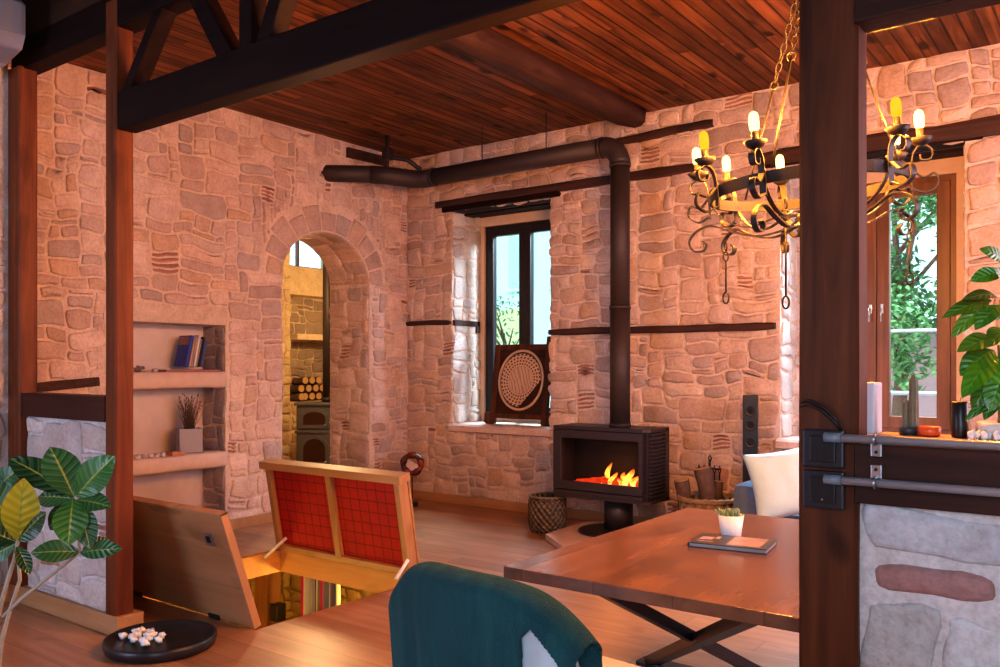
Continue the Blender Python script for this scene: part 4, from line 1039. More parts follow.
def pillow(root, w, h, d, mat, seed=0):
    mb = MB(); n = 22
    for sg in (-1, 1):
        g_ = []
        for i in range(n + 1):
            row = []
            for j in range(n + 1):
                u, v = -1 + 2 * i / n, -1 + 2 * j / n
                pin = 1 - .07 * (abs(v) ** 2) * (1 - abs(u)) - 0; pin2 = 1 - .07 * (abs(u) ** 2) * (1 - abs(v))
                th = (max(0, (1 - u * u) * (1 - v * v))) ** .5
                wr = .05 * noise.noise(Vector((u * 2.2, v * 2.2, seed))) * th + .02 * noise.noise(Vector((u * 6, v * 6, seed)))
                row.append(mb.v((u * w / 2 * (1 - .10 * (1 - v * v) * abs(u)), sg * d / 2 * (th + wr * 3 * th), v * h / 2 * (1 - .10 * (1 - u * u) * abs(v)))))
            g_.append(row)
        for i in range(n):
            for j in range(n): mb.face([g_[i][j], g_[i + 1][j], g_[i + 1][j + 1], g_[i][j + 1]], None, True)
    bmesh.ops.remove_doubles(mb.bm, verts=mb.bm.verts[:], dist=.0005)
    return mb.build('cover', mat, root)
pw = thing('throw_pillow', (-1.93, 5.93, .68), 'white square pillow propped on the blue-grey sofa beside the broad post', 'pillow', rot=(math.radians(-18), math.radians(-11), math.radians(26)))
pc = pillow(pw, .52, .50, .24, plain('white_linen', (.52, .76, .90), .9, 0, .05, 60, .3), 3)  # linen is white; the blue of cool daylight is put into its colour

# ------------------------------------------------------------------ chandelier
CHX, CHY, CHZ = -1.05, 3.45, 2.205
cd = thing('chandelier', (CHX, CHY, CHZ), 'wrought-iron wheel chandelier with scroll arms, candle bulbs and hanging chains', 'chandelier')
tilt = Matrix.Rotation(math.radians(4.0), 4, Vector((-SN * 1, CS, 0)).normalized()) # raised towards the window side
tilt = Matrix.Rotation(math.radians(-4.0), 4, Vector((-SN, CS, 0)).normalized())
RR = .37
def T(p): return tilt @ Vector(p)
mb = MB(); n = 72
ri = []
for k in range(n):
    a_ = 2 * PI * k / n; ca, sa = math.cos(a_), math.sin(a_)
    ri.append([mb.v(T((r_ * ca, r_ * sa, z_))) for r_, z_ in ((RR - .006, -.022), (RR + .006, -.022), (RR + .006, .022), (RR - .006, .022))])
for k in range(n):
    for j in range(4): mb.face([ri[k][j], ri[k][(j + 1) % 4], ri[(k + 1) % n][(j + 1) % 4], ri[(k + 1) % n][j]])
mb.build('ring', M['iron'], cd)
mb = MB(); mb.lathe([(.0, -.20), (.03, -.19), (.045, -.165), (.03, -.14), (.05, -.12), (.035, -.10), (.012, -.09)], seg=20, M=tilt); mb.build('hub', M['iron'], cd)
M['bulb'] = emit('warm_bulb', (1., .66, .16), (1., .74, .26), 3.6, 12)
M['bulb_dim'] = emit('amber_bulb', (1., .42, .015), (1., .58, .04), 1.15, 40)
M['candle'] = plain('candle_sleeve', (.10, .06, .035), .6)
# viewing-side zero: direction from chandelier towards the camera
base_a = math.atan2(-CHY, -CHX)
def spiral(c0, r0, r1, a0, a1, n=18):
    return [(c0[0] + (r0 + (r1 - r0) * k / n) * math.cos(a0 + (a1 - a0) * k / n), c0[1] + (r0 + (r1 - r0) * k / n) * math.sin(a0 + (a1 - a0) * k / n)) for k in range(n + 1)]
for k in range(10):
    phi = math.radians(-23 - 36 * k); az = base_a - phi       # image-right is clockwise seen from above
    az = base_a + phi
    er = Vector((math.cos(az), math.sin(az), 0)); et = Vector((-math.sin(az), math.cos(az), 0))
    def W(rz): return T(er * rz[0] + Vector((0, 0, rz[1])))
    upv = T(et)
    arm = []
    # S shaped main scroll from the hub out, below the ring, up to the candle cup
    S = [(.03, -.12), (.10, -.155), (.20, -.165), (.30, -.135), (.38, -.10), (.44, -.115), (.475, -.155), (.46, -.195), (.42, -.20), (.405, -.175), (.42, -.16)]
    from mathutils.geometry import interpolate_bezier
    def smooth(pts, m=5):
        out = []
        for i in range(len(pts) - 1):
            p0 = Vector((*pts[max(i - 1, 0)], 0)); p1 = Vector((*pts[i], 0)); p2 = Vector((*pts[i + 1], 0)); p3 = Vector((*pts[min(i + 2, len(pts) - 1)], 0))
            for q in range(m):
                t = q / m; v = .5 * ((2 * p1) + (-p0 + p2) * t + (2 * p0 - 5 * p1 + 4 * p2 - p3) * t * t + (-p0 + 3 * p1 - 3 * p2 + p3) * t ** 3); out.append((v.x, v.y))
        out.append(pts[-1]); return out
    if k % 2 == 0 or k == 3:
        mb = MB(); mb.ribbon([W(p) for p in smooth(S)], .022, .006, upv)
        mb.ribbon([W(p) for p in smooth([(.03, -.10), (.12, -.10), (.22, -.125), (.30, -.10), (.36, -.04), (.365, .0)])], .018, .005, upv)
        mb.build('scroll_arm', M['iron'], cd)
    mb = MB()   # C scrolls holding the cup outside the ring
    mb.ribbon([W(p) for p in smooth([(RR + .012, -.07), (RR + .012, .0), (RR + .02, .07), (RR + .05, .10), (RR + .085, .08), (RR + .08, .045), (RR + .05, .045), (RR + .045, .065)])], .026, .005, upv)
    mb.ribbon([W(p) for p in smooth([(RR + .01, .02), (RR + .05, -.02), (RR + .09, -.01), (RR + .10, -.05), (RR + .06, -.08), (RR + .015, -.06)])], .024, .005, upv)
    mb.build('bracket', M['iron'], cd)
    cx = RR + .05
    cu = W((cx, .105))
    Mt = Matrix.Translation(cu) @ tilt
    mb = MB(); mb.lathe([(.008, -.01), (.03, .004), (.044, .022), (.040, .024), (.012, .010)], seg=18, M=Mt); cp_ = mb.build('candle_cup', M['iron'], cd)
    mb = MB(); mb.lathe([(.013, .008), (.013, .058)], seg=14, M=Mt); mb.build('candle_sleeve', M['candle'], cp_)
    lit = k not in (1, 8)
    mb = MB(); mb.lathe([(.010, .058), (.017, .066), (.0185, .085), (.018, .110), (.014, .124), (.004, .131)], seg=18, M=Mt)
    mb.build('bulb', M['bulb'] if lit else M['bulb_dim'], cp_)
def chain(mb, p0, p1, ln=.045, r_=.0032, w=.011):
    p0 = Vector(p0); p1 = Vector(p1); d = p1 - p0; L_ = d.length; d.normalize(); s1 = d.orthogonal().normalized(); s2 = d.cross(s1); m = max(1, int(L_ / (ln * .8)))
    for k in range(m):
        c0 = p0 + d * L_ * (k + .5) / m; sd = s1 if k % 2 else s2
        mb.tube([c0 + d * (ln / 2) * math.sin(2 * PI * q / 14) + sd * w * math.cos(2 * PI * q / 14) for q in range(14)], r_, 6, closed=True)
apex = Vector((0.03, 0, 1.02))
for k, phi in enumerate((-18, 102, 222)):
    az = base_a + math.radians(phi); p = T(Vector((RR * math.cos(az), RR * math.sin(az), .03)))
    mid = p.lerp(apex, .45)
    mb = MB(); mb.tube([p, mid], .0045, 6)
    mb.tube([mid + Vector((.016 * math.cos(q), 0, .016 * math.sin(q))) for q in [2 * PI * i / 12 for i in range(12)]], .004, 6, closed=True)
    chain(mb, mid + (apex - mid).normalized() * .016, apex)
    mb.build('suspension_chain', M['iron'], cd)
mb = MB(); chain(mb, apex, (0.03, 0, HC - CHZ - .03), .06, .005, .015); mb.lathe([(.05, HC - CHZ - .03), (.045, HC - CHZ - .005), (.02, HC - CHZ + .0)], (.03, 0, 0), 20); mb.build('ceiling_hook', M['iron'], cd)
for k, (phi, rad, z0, ln) in enumerate(((-113, .36, -.155, .26), (-28, .16, -.05, .42), (108, .40, -.155, .25), (170, .34, -.15, .22))):
    az = base_a + math.radians(phi); p = T(Vector((rad * math.cos(az), rad * math.sin(az), z0)))
    mb = MB(); chain(mb, p, p - Vector((0, 0, .09)), .04, .0035, .011); mb.tube([p - Vector((0, 0, .09)), p - Vector((0, 0, ln - .04))], .004, 6)
    c0 = p - Vector((0, 0, ln - .015)); mb.tube([c0 + Vector((.013 * math.cos(q), 0, .024 * math.sin(q))) for q in [2 * PI * i / 16 for i in range(16)]], .004, 6, closed=True)
    mb.build('drop_chain', M['iron'], cd)

# ------------------------------------------------------------------ things in the wall niches
bx, bz = XL - .10, 1.4605
BK = [(.030, .245, .17, (.04, .07, .42), 'deep blue hardback'), (.018, .235, .165, (.62, .42, .28), 'thin tan book'), (.013, .23, .16, (.70, .50, .42), 'slim pinkish book'), (.022, .25, .17, (.78, .72, .72), 'white-spined book'), (.012, .22, .16, (.55, .48, .42), 'slim beige book'), (.018, .235, .165, (.035, .02, .03), 'black-spined book'), (.024, .20, .155, (.06, .12, .34), 'shorter navy book')]
y = 4.325; lean = math.radians(12)
for k, (th, h, w, col, desc) in enumerate(BK):
    h *= 1.14; th *= 1.12
    r_ = thing('book', (bx + .03, y, bz + .028), desc + (' first in the row standing on the upper niche shelf' if k == 0 else ' standing in the leaning row on the upper niche shelf'), 'book', 'books leaning on the upper niche shelf', (-lean, 0, 0))
    mb = MB(); mb.box((-w + .004, .003, .004), (-.003, th - .003, h - .004)); mb.build('pages', plain('paper', (.75, .70, .62), .9), r_)
    mb = MB(); mb.box((-w, 0, 0), (0, .003, h)); mb.box((-w, th - .003, 0), (0, th, h)); mb.box((-.003, 0, 0), (0, th, h)); mb.build('cover', plain('cover_' + desc.split()[0], col, .5, 0, .1), r_)
    if k == 0:
        mb = MB(); mb.box((-w + .01, -.002, h * .70), (-.01, 0, h - .01)); mb.build('cover_picture', plain('cover_picture', (.30, .17, .14), .5, 0, .8, 40), r_)
    y += th + .004
fb = thing('book', (bx, 4.42, 1.441), 'dark red thin book lying flat beneath the row of upright books', 'book', None, (0, 0, math.radians(2)))
mb = MB(); mb.box((-.10, -.33, .003), (.10, .22, .016)); mb.build('pages', plain('paper_red', (.50, .22, .18), .8), fb)
mb = MB(); mb.box((-.105, -.335, 0), (.105, .225, .003)); mb.box((-.105, -.335, .016), (.105, .225, .019)); mb.build('cover', plain('cover_darkred', (.10, .03, .03), .4), fb)
M['crystal'] = plain('crystal', (.62, .55, .58), .25, 0, .35, 60, .6)
M['crystal_dark'] = plain('dark_geode', (.22, .14, .13), .6, 0, .6, 50, 1.)
def rock(x, y, z, r, label, cat='mineral', mat='crystal', group=None, seed=0, sc=(1, 1, .8), name='crystal_rock', clus=0):
    mb = MB(); R = random.Random(seed)
    if clus:
        for k in range(clus): mb.blob((R.uniform(-r, r), R.uniform(-r, r), R.uniform(.15, .8) * r), R.uniform(.3, .5) * r, sub=1, jit=.5, seed=k)
    else: mb.blob((0, 0, r * sc[2] * .85), r, sc=sc, sub=2, jit=.5, seed=seed)
    o = mb.build(name, M[mat]); o.location = (x, y, z); return tag(o, label, cat, group)
rock(XL - .06, 3.90, 1.441, .050, 'brown geode lump at the post end of the upper niche shelf', mat='crystal_dark', seed=1, clus=9)
rock(XL - .03, 4.02, 1.441, .022, 'small pale lilac stone beside the brown geode on the upper niche shelf', seed=2)
rock(XL - .02, 4.13, 1.441, .020, 'small shiny white stone at the corner of the flat dark book', seed=3, mat='white_ceramic')
for k, yy in enumerate((3.86, 3.92, 3.98, 4.03, 4.09)):
    rock(XL - .03 + .01 * (k % 2), yy, .721, .026, 'tiny pale lilac pebble in the row on the middle niche shelf', seed=10 + k, group='pebbles on the middle niche shelf')
wb = thing('white_candle', (XL - .08, 3.80, .72), 'white pillar candle half hidden by the slender post on the middle niche shelf', 'candle')
mb = MB(); mb.lathe([(.035, 0), (.036, .01), (.036, .27), (.03, .275), (.006, .268)], seg=24); mb.build('wax', M['white_ceramic'], wb)
mb = MB(); mb.tube([(0, 0, .265), (.002, 0, .285)], .0015, 6); mb.build('wick', M['black'], wb)
o = MB().box((-.04, -.06, 0), (.04, .06, .035), bev=.006).build('terracotta_block', plain('terracotta', (.55, .25, .16), .8)); o.location = (XL - .01, 4.20, .72)
tag(o, 'small terracotta block in front of the square grey planter', 'block')
pl = thing('square_planter', (XL - .15, 4.42, .722), 'grey square planter holding a bunch of dry twigs in the niche', 'planter', rot=(0, 0, math.radians(-24)))
mb = MB()
mb.box((-.10, -.10, 0), (.10, .10, .012), bev=.004)
for q in (((-.10, -.10), (.10, -.088)), ((-.10, .088), (.10, .10)), ((-.10, -.10), (-.088, .10)), ((.088, -.10), (.10, .10))): mb.box((q[0][0], q[0][1], 0), (q[1][0], q[1][1], .215), bev=.004)
mb.build('pot', plain('grey_cement', (.40, .40, .46), .8, 0, .08), pl)
mb = MB(); mb.box((-.09, -.09, .01), (.09, .09, .19)); mb.build('filling', plain('dry_soil', (.12, .08, .05), .95), pl)
mb = MB(); R = random.Random(8)
for k in range(150):
    an = R.uniform(0, 2 * PI); sp_ = R.uniform(.0, .11); b0 = Vector((R.uniform(-.04, .04), R.uniform(-.04, .04), .18)); tp = Vector((sp_ * math.cos(an) * .8, sp_ * math.sin(an) * 1.25 + .01, R.uniform(.38, .52)))
    md = b0.lerp(tp, .5) + Vector((R.uniform(-.01, .01), R.uniform(-.01, .01), 0)); mb.tube([b0, md, tp], [.0018, .0014, .0006], 4)
    if k % 2: mb.blob(tp, .004, sub=1, sc=(1, 1, 3))
mb.build('dry_twigs', plain('dry_twigs', (.20, .12, .08), .9, 0, .5, 30), pl)

# ------------------------------------------------------------------ tray with crystals on the floor
ty = thing('round_tray', (-4.02, 2.02, 0), 'shallow round black tray on the wooden floor before the slender post', 'tray')
tc = P(161, 647, 4.52); ty.location = (tc.x, tc.y, .001)
mb = MB(); mb.lathe([(.235, 0), (.275, .008), (.285, .04), (.282, .062), (.272, .064), (.255, .050), (.235, .034), (.0, .030)], seg=64, cap1=False); mb.build('dish', plain('black_lacquer', (.02, .022, .027), .32, 0, .2), ty)
R = random.Random(6)
for k in range(14):
    o = MB().blob((0, 0, .018), .0215, sub=2, jit=.8, seed=k, sc=(1.1, .9, .8)).build('salt_crystal', M['white_ceramic'])
    q = P(142, 637, 4.53); o.location = (q.x + .015 + .054 * (k % 5 - 2) + R.uniform(-.003, .003), q.y + .054 * (k // 5 - 1) + .02 * (k % 2), .037); tag(o, 'small bluish-white crystal lump piled in the round black tray', 'crystal', 'crystals in the black tray')

# ------------------------------------------------------------------ sockets, conduits, ledge objects
def socket(z, label):
    r_ = thing('wall_socket', (-.678, 2.40, z), label, 'socket')
    mb = MB(); mb.box((-.055, -.022, -.052), (.055, 0, .052), bev=.006); mb.build('frame', plain('socket_frame', (.022, .022, .026), .35), r_)
    mb = MB(); mb.box((-.034, -.027, -.036), (.034, -.020, .036), bev=.004); ff = mb.build('cover', M['black'], r_)
    return r_
s_a = socket(1.272, 'upper square black socket on the broad post')
mb = MB(); mb.box((-.001, -.0285, -.034), (.001, -.026, .034)); mb.build('rocker_gap', M['iron'], s_a)
s_b = socket(1.160, 'lower square black socket on the broad post')
mb = MB(); mb.lathe([(.003, 0), (.003, .001)], (0, -.0275, -.025), 8, Matrix.Rotation(PI / 2, 4, 'X')); mb.build('led', M['steel'], s_b)
for z, zz, label in ((1.305, -.026, 'upper grey conduit tube running from the post along the dark board'), (1.192, .026, 'lower grey conduit tube running from the post along the dark board')):
    r_ = thing('conduit_tube', (-.64, 2.365, z), label, 'conduit')
    mb = MB(); mb.tube([(0, .0, 0), (2.6, .0, 0)], .0115, 20); mb.build('tube', M['conduit'], r_)
    mb = MB(); mb.tube([(-.03, .0, 0), (.015, .0, 0)], .0135, 20); mb.build('end_sleeve', plain('blue_sleeve', (.18, .22, .26), .4), r_)
    mb = MB(); mb.box((.085, .012, min(0, zz * 1.75)), (.112, .03, max(0, zz * 1.75)), bev=.002); mb.tube([(.0985, .016, -.014), (.0985, -.008, -.012), (.0985, -.015, 0), (.0985, -.008, .012), (.0985, .016, .014)], .0035, 6)
    cl = mb.build('clamp', M['steel'], r_)
    mb = MB(); mb.blob((.0985, .011, zz * 1.3), .005, sub=1); mb.build('screw', M['iron'], cl)
mb = MB()
for q in (0, .012): mb.tube([(-.742, 2.394, 1.385 + q), (-.715, 2.385, 1.392 + q), (-.680, 2.385, 1.375 + q), (-.648, 2.388, 1.345 + q), (-.628, 2.392, 1.315)], .0035, 6)
tag(mb.build('cable', M['black']), 'thin black cables arching across the broad post above the sockets', 'cable')
LZ = 1.306
q = P(871, 400, 2.42)
o = MB().box((-.013, -.04, 0), (.022, .05, .145), bev=.006).build('white_box', plain('white_plastic', (.62, .66, .74), .4, 0, .04)); o.location = (q.x, 2.56, LZ)
tag(o, 'upright white plastic box on the ledge tucked behind the broad post', 'box')
def ledge(px, y): t = (px - 500) / F; z = y / (SN * t + CS); return Vector(((CS * t - SN) * z, y, LZ))
q = ledge(912, 2.58)
cc = thing('potted_cactus', q, 'finger cactus with a tall and a short column in a black pot on the ledge', 'cactus')
mb = MB(); mb.lathe([(.022, 0), (.026, .022), (.023, .022), (.02, .016)], (-.01, 0, 0), 20); mb.lathe([(.02, 0), (.024, .022), (.018, .018)], (.008, .012, 0), 20); mb.build('pot', plain('dark_pot', (.05, .06, .07), .4), cc)
g = NG('cactus'); x = g.sep(g.obj()); c = g.mix(g.noise(g.obj(), 60), (.12, .14, .09), (.30, .24, .17)); g.bsdf(c, .7, 0, g.bump(g.noise(g.obj(), 200), .6, .003))
def rib(mb, o, r, h, lean):
    n, m = 28, 14; rr = []
    for k in range(m + 1):
        t = k / m; rad = r * (1 - .15 * t) * math.sqrt(max(.0, 1 - max(0, (t - .75) / .25) ** 2) + .002)
        rr.append([mb.v((o[0] + lean * t * t * h + rad * (1 + .15 * math.cos(7 * 2 * PI * j / n)) * math.cos(2 * PI * j / n), o[1] + rad * (1 + .15 * math.cos(7 * 2 * PI * j / n)) * math.sin(2 * PI * j / n), o[2] + h * t)) for j in range(n)])
    for k in range(m):
        for j in range(n): mb.face([rr[k][j], rr[k][(j + 1) % n], rr[k + 1][(j + 1) % n], rr[k + 1][j]], None, True)
mb = MB(); rib(mb, (.004, 0, .015), .0125, .155, .0); mb.build('column', g.m, cc)
mb = MB(); rib(mb, (-.016, 0, .015), .009, .085, .0); mb.build('column', g.m, cc)
q = ledge(929, 2.57)
oo = thing('orange_tealight_holder', q, 'low orange-red ribbed candle holder on the ledge beside the cactus', 'candle holder')
mb = MB(); mb.lathe([(.026, 0), (.030, .006), (.030, .024), (.026, .026), (.022, .012)], seg=24); mb.build('cup', plain('orange_ceramic', (.75, .11, .03), .3, 0, .1), oo)
mb = MB(); mb.lathe([(.021, .010), (.021, .02), (.003, .021)], seg=20); mb.build('wax', M['white_ceramic'], oo)
q = ledge(960, 2.57)
kk = thing('black_candle', q, 'square-cut black pillar candle on the ledge beside the leafy plant', 'candle')
mb = MB(); mb.lathe([(.020, 0), (.021, .004), (.021, .093), (.018, .096), (.005, .090)], seg=24); mb.build('wax', M['black'], kk)
mb = MB(); mb.tube([(0, 0, .088), (.001, 0, .106)], .001, 6); mb.build('wick', M['iron'], kk)

# ------------------------------------------------------------------ plants
def leafmat(name, dark, lightc, vein, veins=9, vs=.5):
    g = NG(name); uv = g.sep(g.n('ShaderNodeUVMap').outputs[0]); at_ = g.n('ShaderNodeVertexColor'); at_.layer_name = 'Col'
    d = g.math('ABSOLUTE', g.math('SUBTRACT', uv[1], .5))
    mid = g.math('LESS_THAN', d, .028)
    ph = g.math('SUBTRACT', g.math('MULTIPLY', uv[0], veins * 2 * PI), g.math('MULTIPLY', d, 16.)); s = g.math('SINE', ph)
    sv = g.math('GREATER_THAN', s, .95)
    c = g.mix(g.noise(g.obj(), 18), dark, lightc); c = g.mix(1., c, at_.outputs[0], 'MULTIPLY')
    c = g.mix(g.math('MULTIPLY', sv, vs), c, vein); c = g.mix(g.math('MULTIPLY', mid, .8), c, vein)
    b = g.bsdf(c, .33, 0, g.bump(s, .35, .006)); b.inputs['Coat Weight'].default_value = .2
    g.m.use_backface_culling = False; return g.m
M['croton'] = leafmat('croton_leaf', (.012, .07, .025), (.035, .15, .04), (.36, .38, .07), 8, .3)
M['green_leaf'] = leafmat('green_leaf', (.02, .11, .01), (.09, .30, .02), (.16, .36, .06), 7, .2)
M['stem'] = plain('grey_stem', (.42, .34, .26), .8, 0, .2, 40, .4)
pr = thing('potted_croton', (-2.78, 1.02, 0), 'croton with broad glossy yellow-veined leaves beside the low partition', 'plant')
pa = pr.location.copy()
ZP = 2.45
def LP(px, py, dz=0.): return P(px, py, ZP + dz)
GR = (1, 1, 1); BL = (.7, .85, 1.2); LT = (1.7, 1.5, 1.1); YL = (22, 3.9, .9); DKc = (.5, .55, .6)
leaves = [((74, 497, 0), (50, 447, .02), 36, GR), ((76, 497, 0), (115, 456, -.02), 34, LT), ((76, 500, .0), (111, 507, -.04), 22, GR), ((74, 497, 0), (9, 458, .05), 30, DKc), ((74, 499, 0), (38, 497, .03), 26, GR),
          ((73, 498, -.02), (68, 546, -.10), 32, LT), ((78, 502, -.02), (90, 549, -.06), 24, BL), ((72, 500, .05), (50, 530, .06), 20, DKc),
          ((80, 552, 0), (31, 553, -.05), 24, GR), ((80, 553, 0), (122, 549, -.02), 20, GR), ((82, 550, 0), (110, 540, .05), 16, BL),
          ((18, 541, 0), (24, 478, -.05), 34, YL), ((18, 541, 0), (46, 512, -.02), 26, DKc), ((16, 542, 0), (-22, 528, -.02), 30, DKc), ((17, 543, 0), (-12, 560, 0), 22, GR), ((16, 538, .03), (-20, 470, 0), 32, GR), ((18, 538, .05), (8, 500, .08), 24, BL), ((-5, 490, .05), (20, 468, .04), 24, GR), ((17, 545, 0), (30, 575, -.03), 14, DKc)]
mb = MB()
for (b0, t0, w, c) in leaves:
    B0, T0 = LP(*b0), LP(*t0); v = (P(*b0[:2], 1) - Vector((0, 0, EYE))).normalized()
    up = (-v + Vector((0, 0, .45))).normalized()
    mb.leaf(B0, T0, w / F * ZP, up, droop=.06, cup=.12, c=c, n=12, peak=.52)
mb.build('foliage', M['croton'], pr, pa)
mb = MB()
for pts, r0 in (([(-16, 720), (-6, 640), (2, 600), (14, 560), (18, 540)], .008), ([(-10, 740), (2, 640), (10, 610), (20, 580), (17, 545)], .007), ([(3, 617), (20, 600), (45, 580), (70, 560), (80, 552)], .006), ([(80, 552), (78, 530), (74, 497)], .004)):
    mb.tube([LP(*q) for q in pts], [r0 * (1 - .4 * k / len(pts)) for k in range(len(pts))], 8)
B0 = LP(-16, 720); mb.tube([B0, Vector((pa.x, pa.y, .42))], .010, 8); B0 = LP(-10, 740); mb.tube([B0, Vector((pa.x + .03, pa.y, .42))], .009, 8)
mb.build('stem', M['stem'], pr, pa)
mb = MB(); mb.lathe([(.13, 0), (.14, .01), (.18, .44), (.19, .46), (.17, .46), (.16, .40)], seg=36); mb.build('pot', plain('grey_pot', (.25, .25, .26), .6), pr)
mb = MB(); mb.lathe([(.163, .41), (.05, .425)], seg=24); mb.build('soil', plain('potting_soil', (.05, .03, .02), .95, 0, .4, 60, 1), pr)

q = ledge(992, 2.56)
pg = thing('leafy_plant', q, 'bushy plant with drooping broad green leaves in a pale pot on the ledge', 'plant')
pa = q.copy(); Z0 = 2.16
def RP(px, py, dz=0): return P(px, py, Z0 + dz)
ls = [((1004, 262), (979, 249), 15, (1.2, 1.2, 1)), ((1004, 272), (970, 281), 18, (1.2, 1.2, 1)), ((1006, 290), (994, 268), 16, GR), ((992, 300), (942, 318), 16, (1.5, 1.0, .8)), ((990, 301), (951, 338), 16, (2.2, 1.3, .8)), ((998, 298), (962, 300), 14, DKc), ((1000, 305), (975, 330), 18, GR), ((1002, 318), (972, 312), 14, (1.3, 1.0, .9)),
      ((998, 340), (957, 352), 22, (1.2, 1.1, .9)), ((994, 350), (960, 376), 26, GR), ((992, 352), (982, 392), 34, (1.6, 1.5, .9)), ((996, 356), (962, 398), 24, (1.3, 1.3, .8)), ((1004, 370), (990, 412), 24, GR), ((1000, 372), (972, 410), 22, (.7, .7, .7)), ((1008, 330), (988, 346), 22, (.8, .8, .7)), ((1012, 350), (1016, 400), 30, GR), ((1010, 300), (1030, 270), 26, GR), ((1012, 340), (1050, 350), 30, GR), ((1000, 395), (984, 420), 14, DKc), ((1004, 392), (965, 421), 12, (.6, .8, .6))]
mb = MB()
for k, (b0, t0, w, c) in enumerate(ls):
    v = (P(*b0, 1) - Vector((0, 0, EYE))).normalized(); dz = .05 * math.sin(k * 2.1)
    mb.leaf(RP(*b0, .03), RP(*t0, dz), w / F * Z0, (-v + Vector((0, 0, .5))).normalized(), droop=.10, cup=.15, c=c, n=12)
mb.build('foliage', M['green_leaf'], pg, pa)
mb = MB()
for pts in ([(1000, 430), (1001, 370), (998, 345)], [(1003, 430), (1006, 350), (1000, 300)], [(1005, 430), (1012, 330), (1006, 285), (1004, 262)]):
    mb.tube([RP(*p, .04) for p in pts], [.006, .005, .003, .002][:len(pts)], 8)
mb.build('stem', plain('green_stem', (.10, .12, .04), .6), pg, pa)
mb = MB(); mb.lathe([(.035, 0), (.05, .004), (.058, .03), (.055, .045), (.05, .045), (.045, .03)], (.02, 0, 0), seg=32); mb.build('pot', plain('pale_pot', (.62, .58, .56), .5), pg)
for k, (px, py) in enumerate(((972, 428), (979, 424), (985, 429), (990, 423), (997, 428))):
    q = ledge(px, 2.50 + .02 * (k % 2)); o = MB().blob((0, 0, .012), .014, sub=2, sc=(.7, 1.2, 1), jit=.6, seed=k).build('seashell', M['white_ceramic']); o.location = q; tag(o, 'small white shell lying on the ledge under the leafy plant', 'shell', 'shells under the leafy plant')

# ------------------------------------------------------------------ air conditioner
ac = thing('air_conditioner', (-5.48, 1.98, 3.33), 'pale wall-mounted air conditioner high on the bluish side wall', 'air conditioner')
mb = MB(); prof = [(-.27, .0), (-.05, .0), (.17, .05), (.21, .12), (.21, .30), (.17, .34), (-.27, .34)]
mb.prism(prof, lambda x, z: Vector((x, -.42, z)), lambda x, z: Vector((x, .38, z))); mb.build('housing', plain('ac_plastic', (.42, .38, .40), .4, 0, .04), ac)
mb = MB(); mb.box((.0, -.40, -.004), (.15, .36, .016), Matrix.Rotation(math.radians(-14), 4, 'Y')); mb.build('air_flap', plain('ac_flap', (.30, .27, .29), .4, 0, .04), ac)
mb = MB(); mb.box((.205, -.40, .13), (.214, .36, .31), bev=.003); mb.build('front_panel', plain('ac_front', (.46, .42, .44), .35, 0, .04), ac)

# ------------------------------------------------------------------ outside the windows
mb = MB(); mb.box((-40, 7.8, -.3), (30, 60, -.1)); struct('ground_outside', mb, plain('pale_ground', (.45, .42, .38), .9))
hb = thing('neighbour_building', (-9.5, 16, -.1), 'pale neighbouring house with a yellow-green lower storey outside the dark-framed window', 'building')
mb = MB(); mb.box((-6, 0, 2.9), (4.2, .3, 7.5)); mb.box((-1.75, 0, 0), (4.2, .3, 2.9)); mb.build('wall', plain('pale_facade', (.56, .80, .80), .9, 0, .06, 2), hb)
mb = MB(); mb.box((-6, -.02, 0), (-1.75, .3, 2.9)); mb.build('lower_wall', plain('yellow_green_facade', (.60, .70, .32), .9, 0, .06, 2), hb)
for x_ in (-4.6, -2.2, -1.05, 1.6):
    mb = MB(); mb.box((x_, -.05, 3.3), (x_ + .75, .02, 5.0)); ww = mb.build('window', plain('pale_shutter', (.60, .78, .76), .6), hb)
    mb = MB(); mb.box((x_ + .06, -.06, 3.38), (x_ + .69, -.04, 4.9)); mb.build('pane', plain('sky_pane', (.42, .58, .58), .1), ww)
mb = MB(); mb.box((-6.3, -.5, 7.5), (4.5, .6, 7.7)); mb.build('roof', plain('roof_tile', (.45, .22, .14), .8), hb)
gw = MB(); gw.box((-7.0, 12.4, -.1), (6, 12.6, 2.05)); o = gw.build('garden_wall', plain('pink_render', (.50, .34, .36), .9, 0, .12, 3)); tag(o, 'pink rendered garden wall outside the brown window', 'garden wall')
gd = thing('garden_railing', (-3, 9.2, 0), 'thin metal railing outside the windows', 'railing'); at_ = gd.location.copy()
mb = MB(); mb.tube([(-12, 9.2, 1.22), (2, 9.2, 1.22)], .02, 8); mb.build('lower_rail', M['conduit'], gd, at_)
mb = MB(); mb.tube([(-4, 9.2, 1.84), (2, 9.2, 1.84)], .016, 8); mb.build('top_rail', M['conduit'], gd, at_)
for x_ in (-9.5, -6.6, -3.9, -.8, 1.9):
    mb = MB(); mb.tube([(x_, 9.2, -.1), (x_, 9.2, 1.84 if x_ > -5 else 1.22)], .02, 8); mb.build('post', M['conduit'], gd, at_)
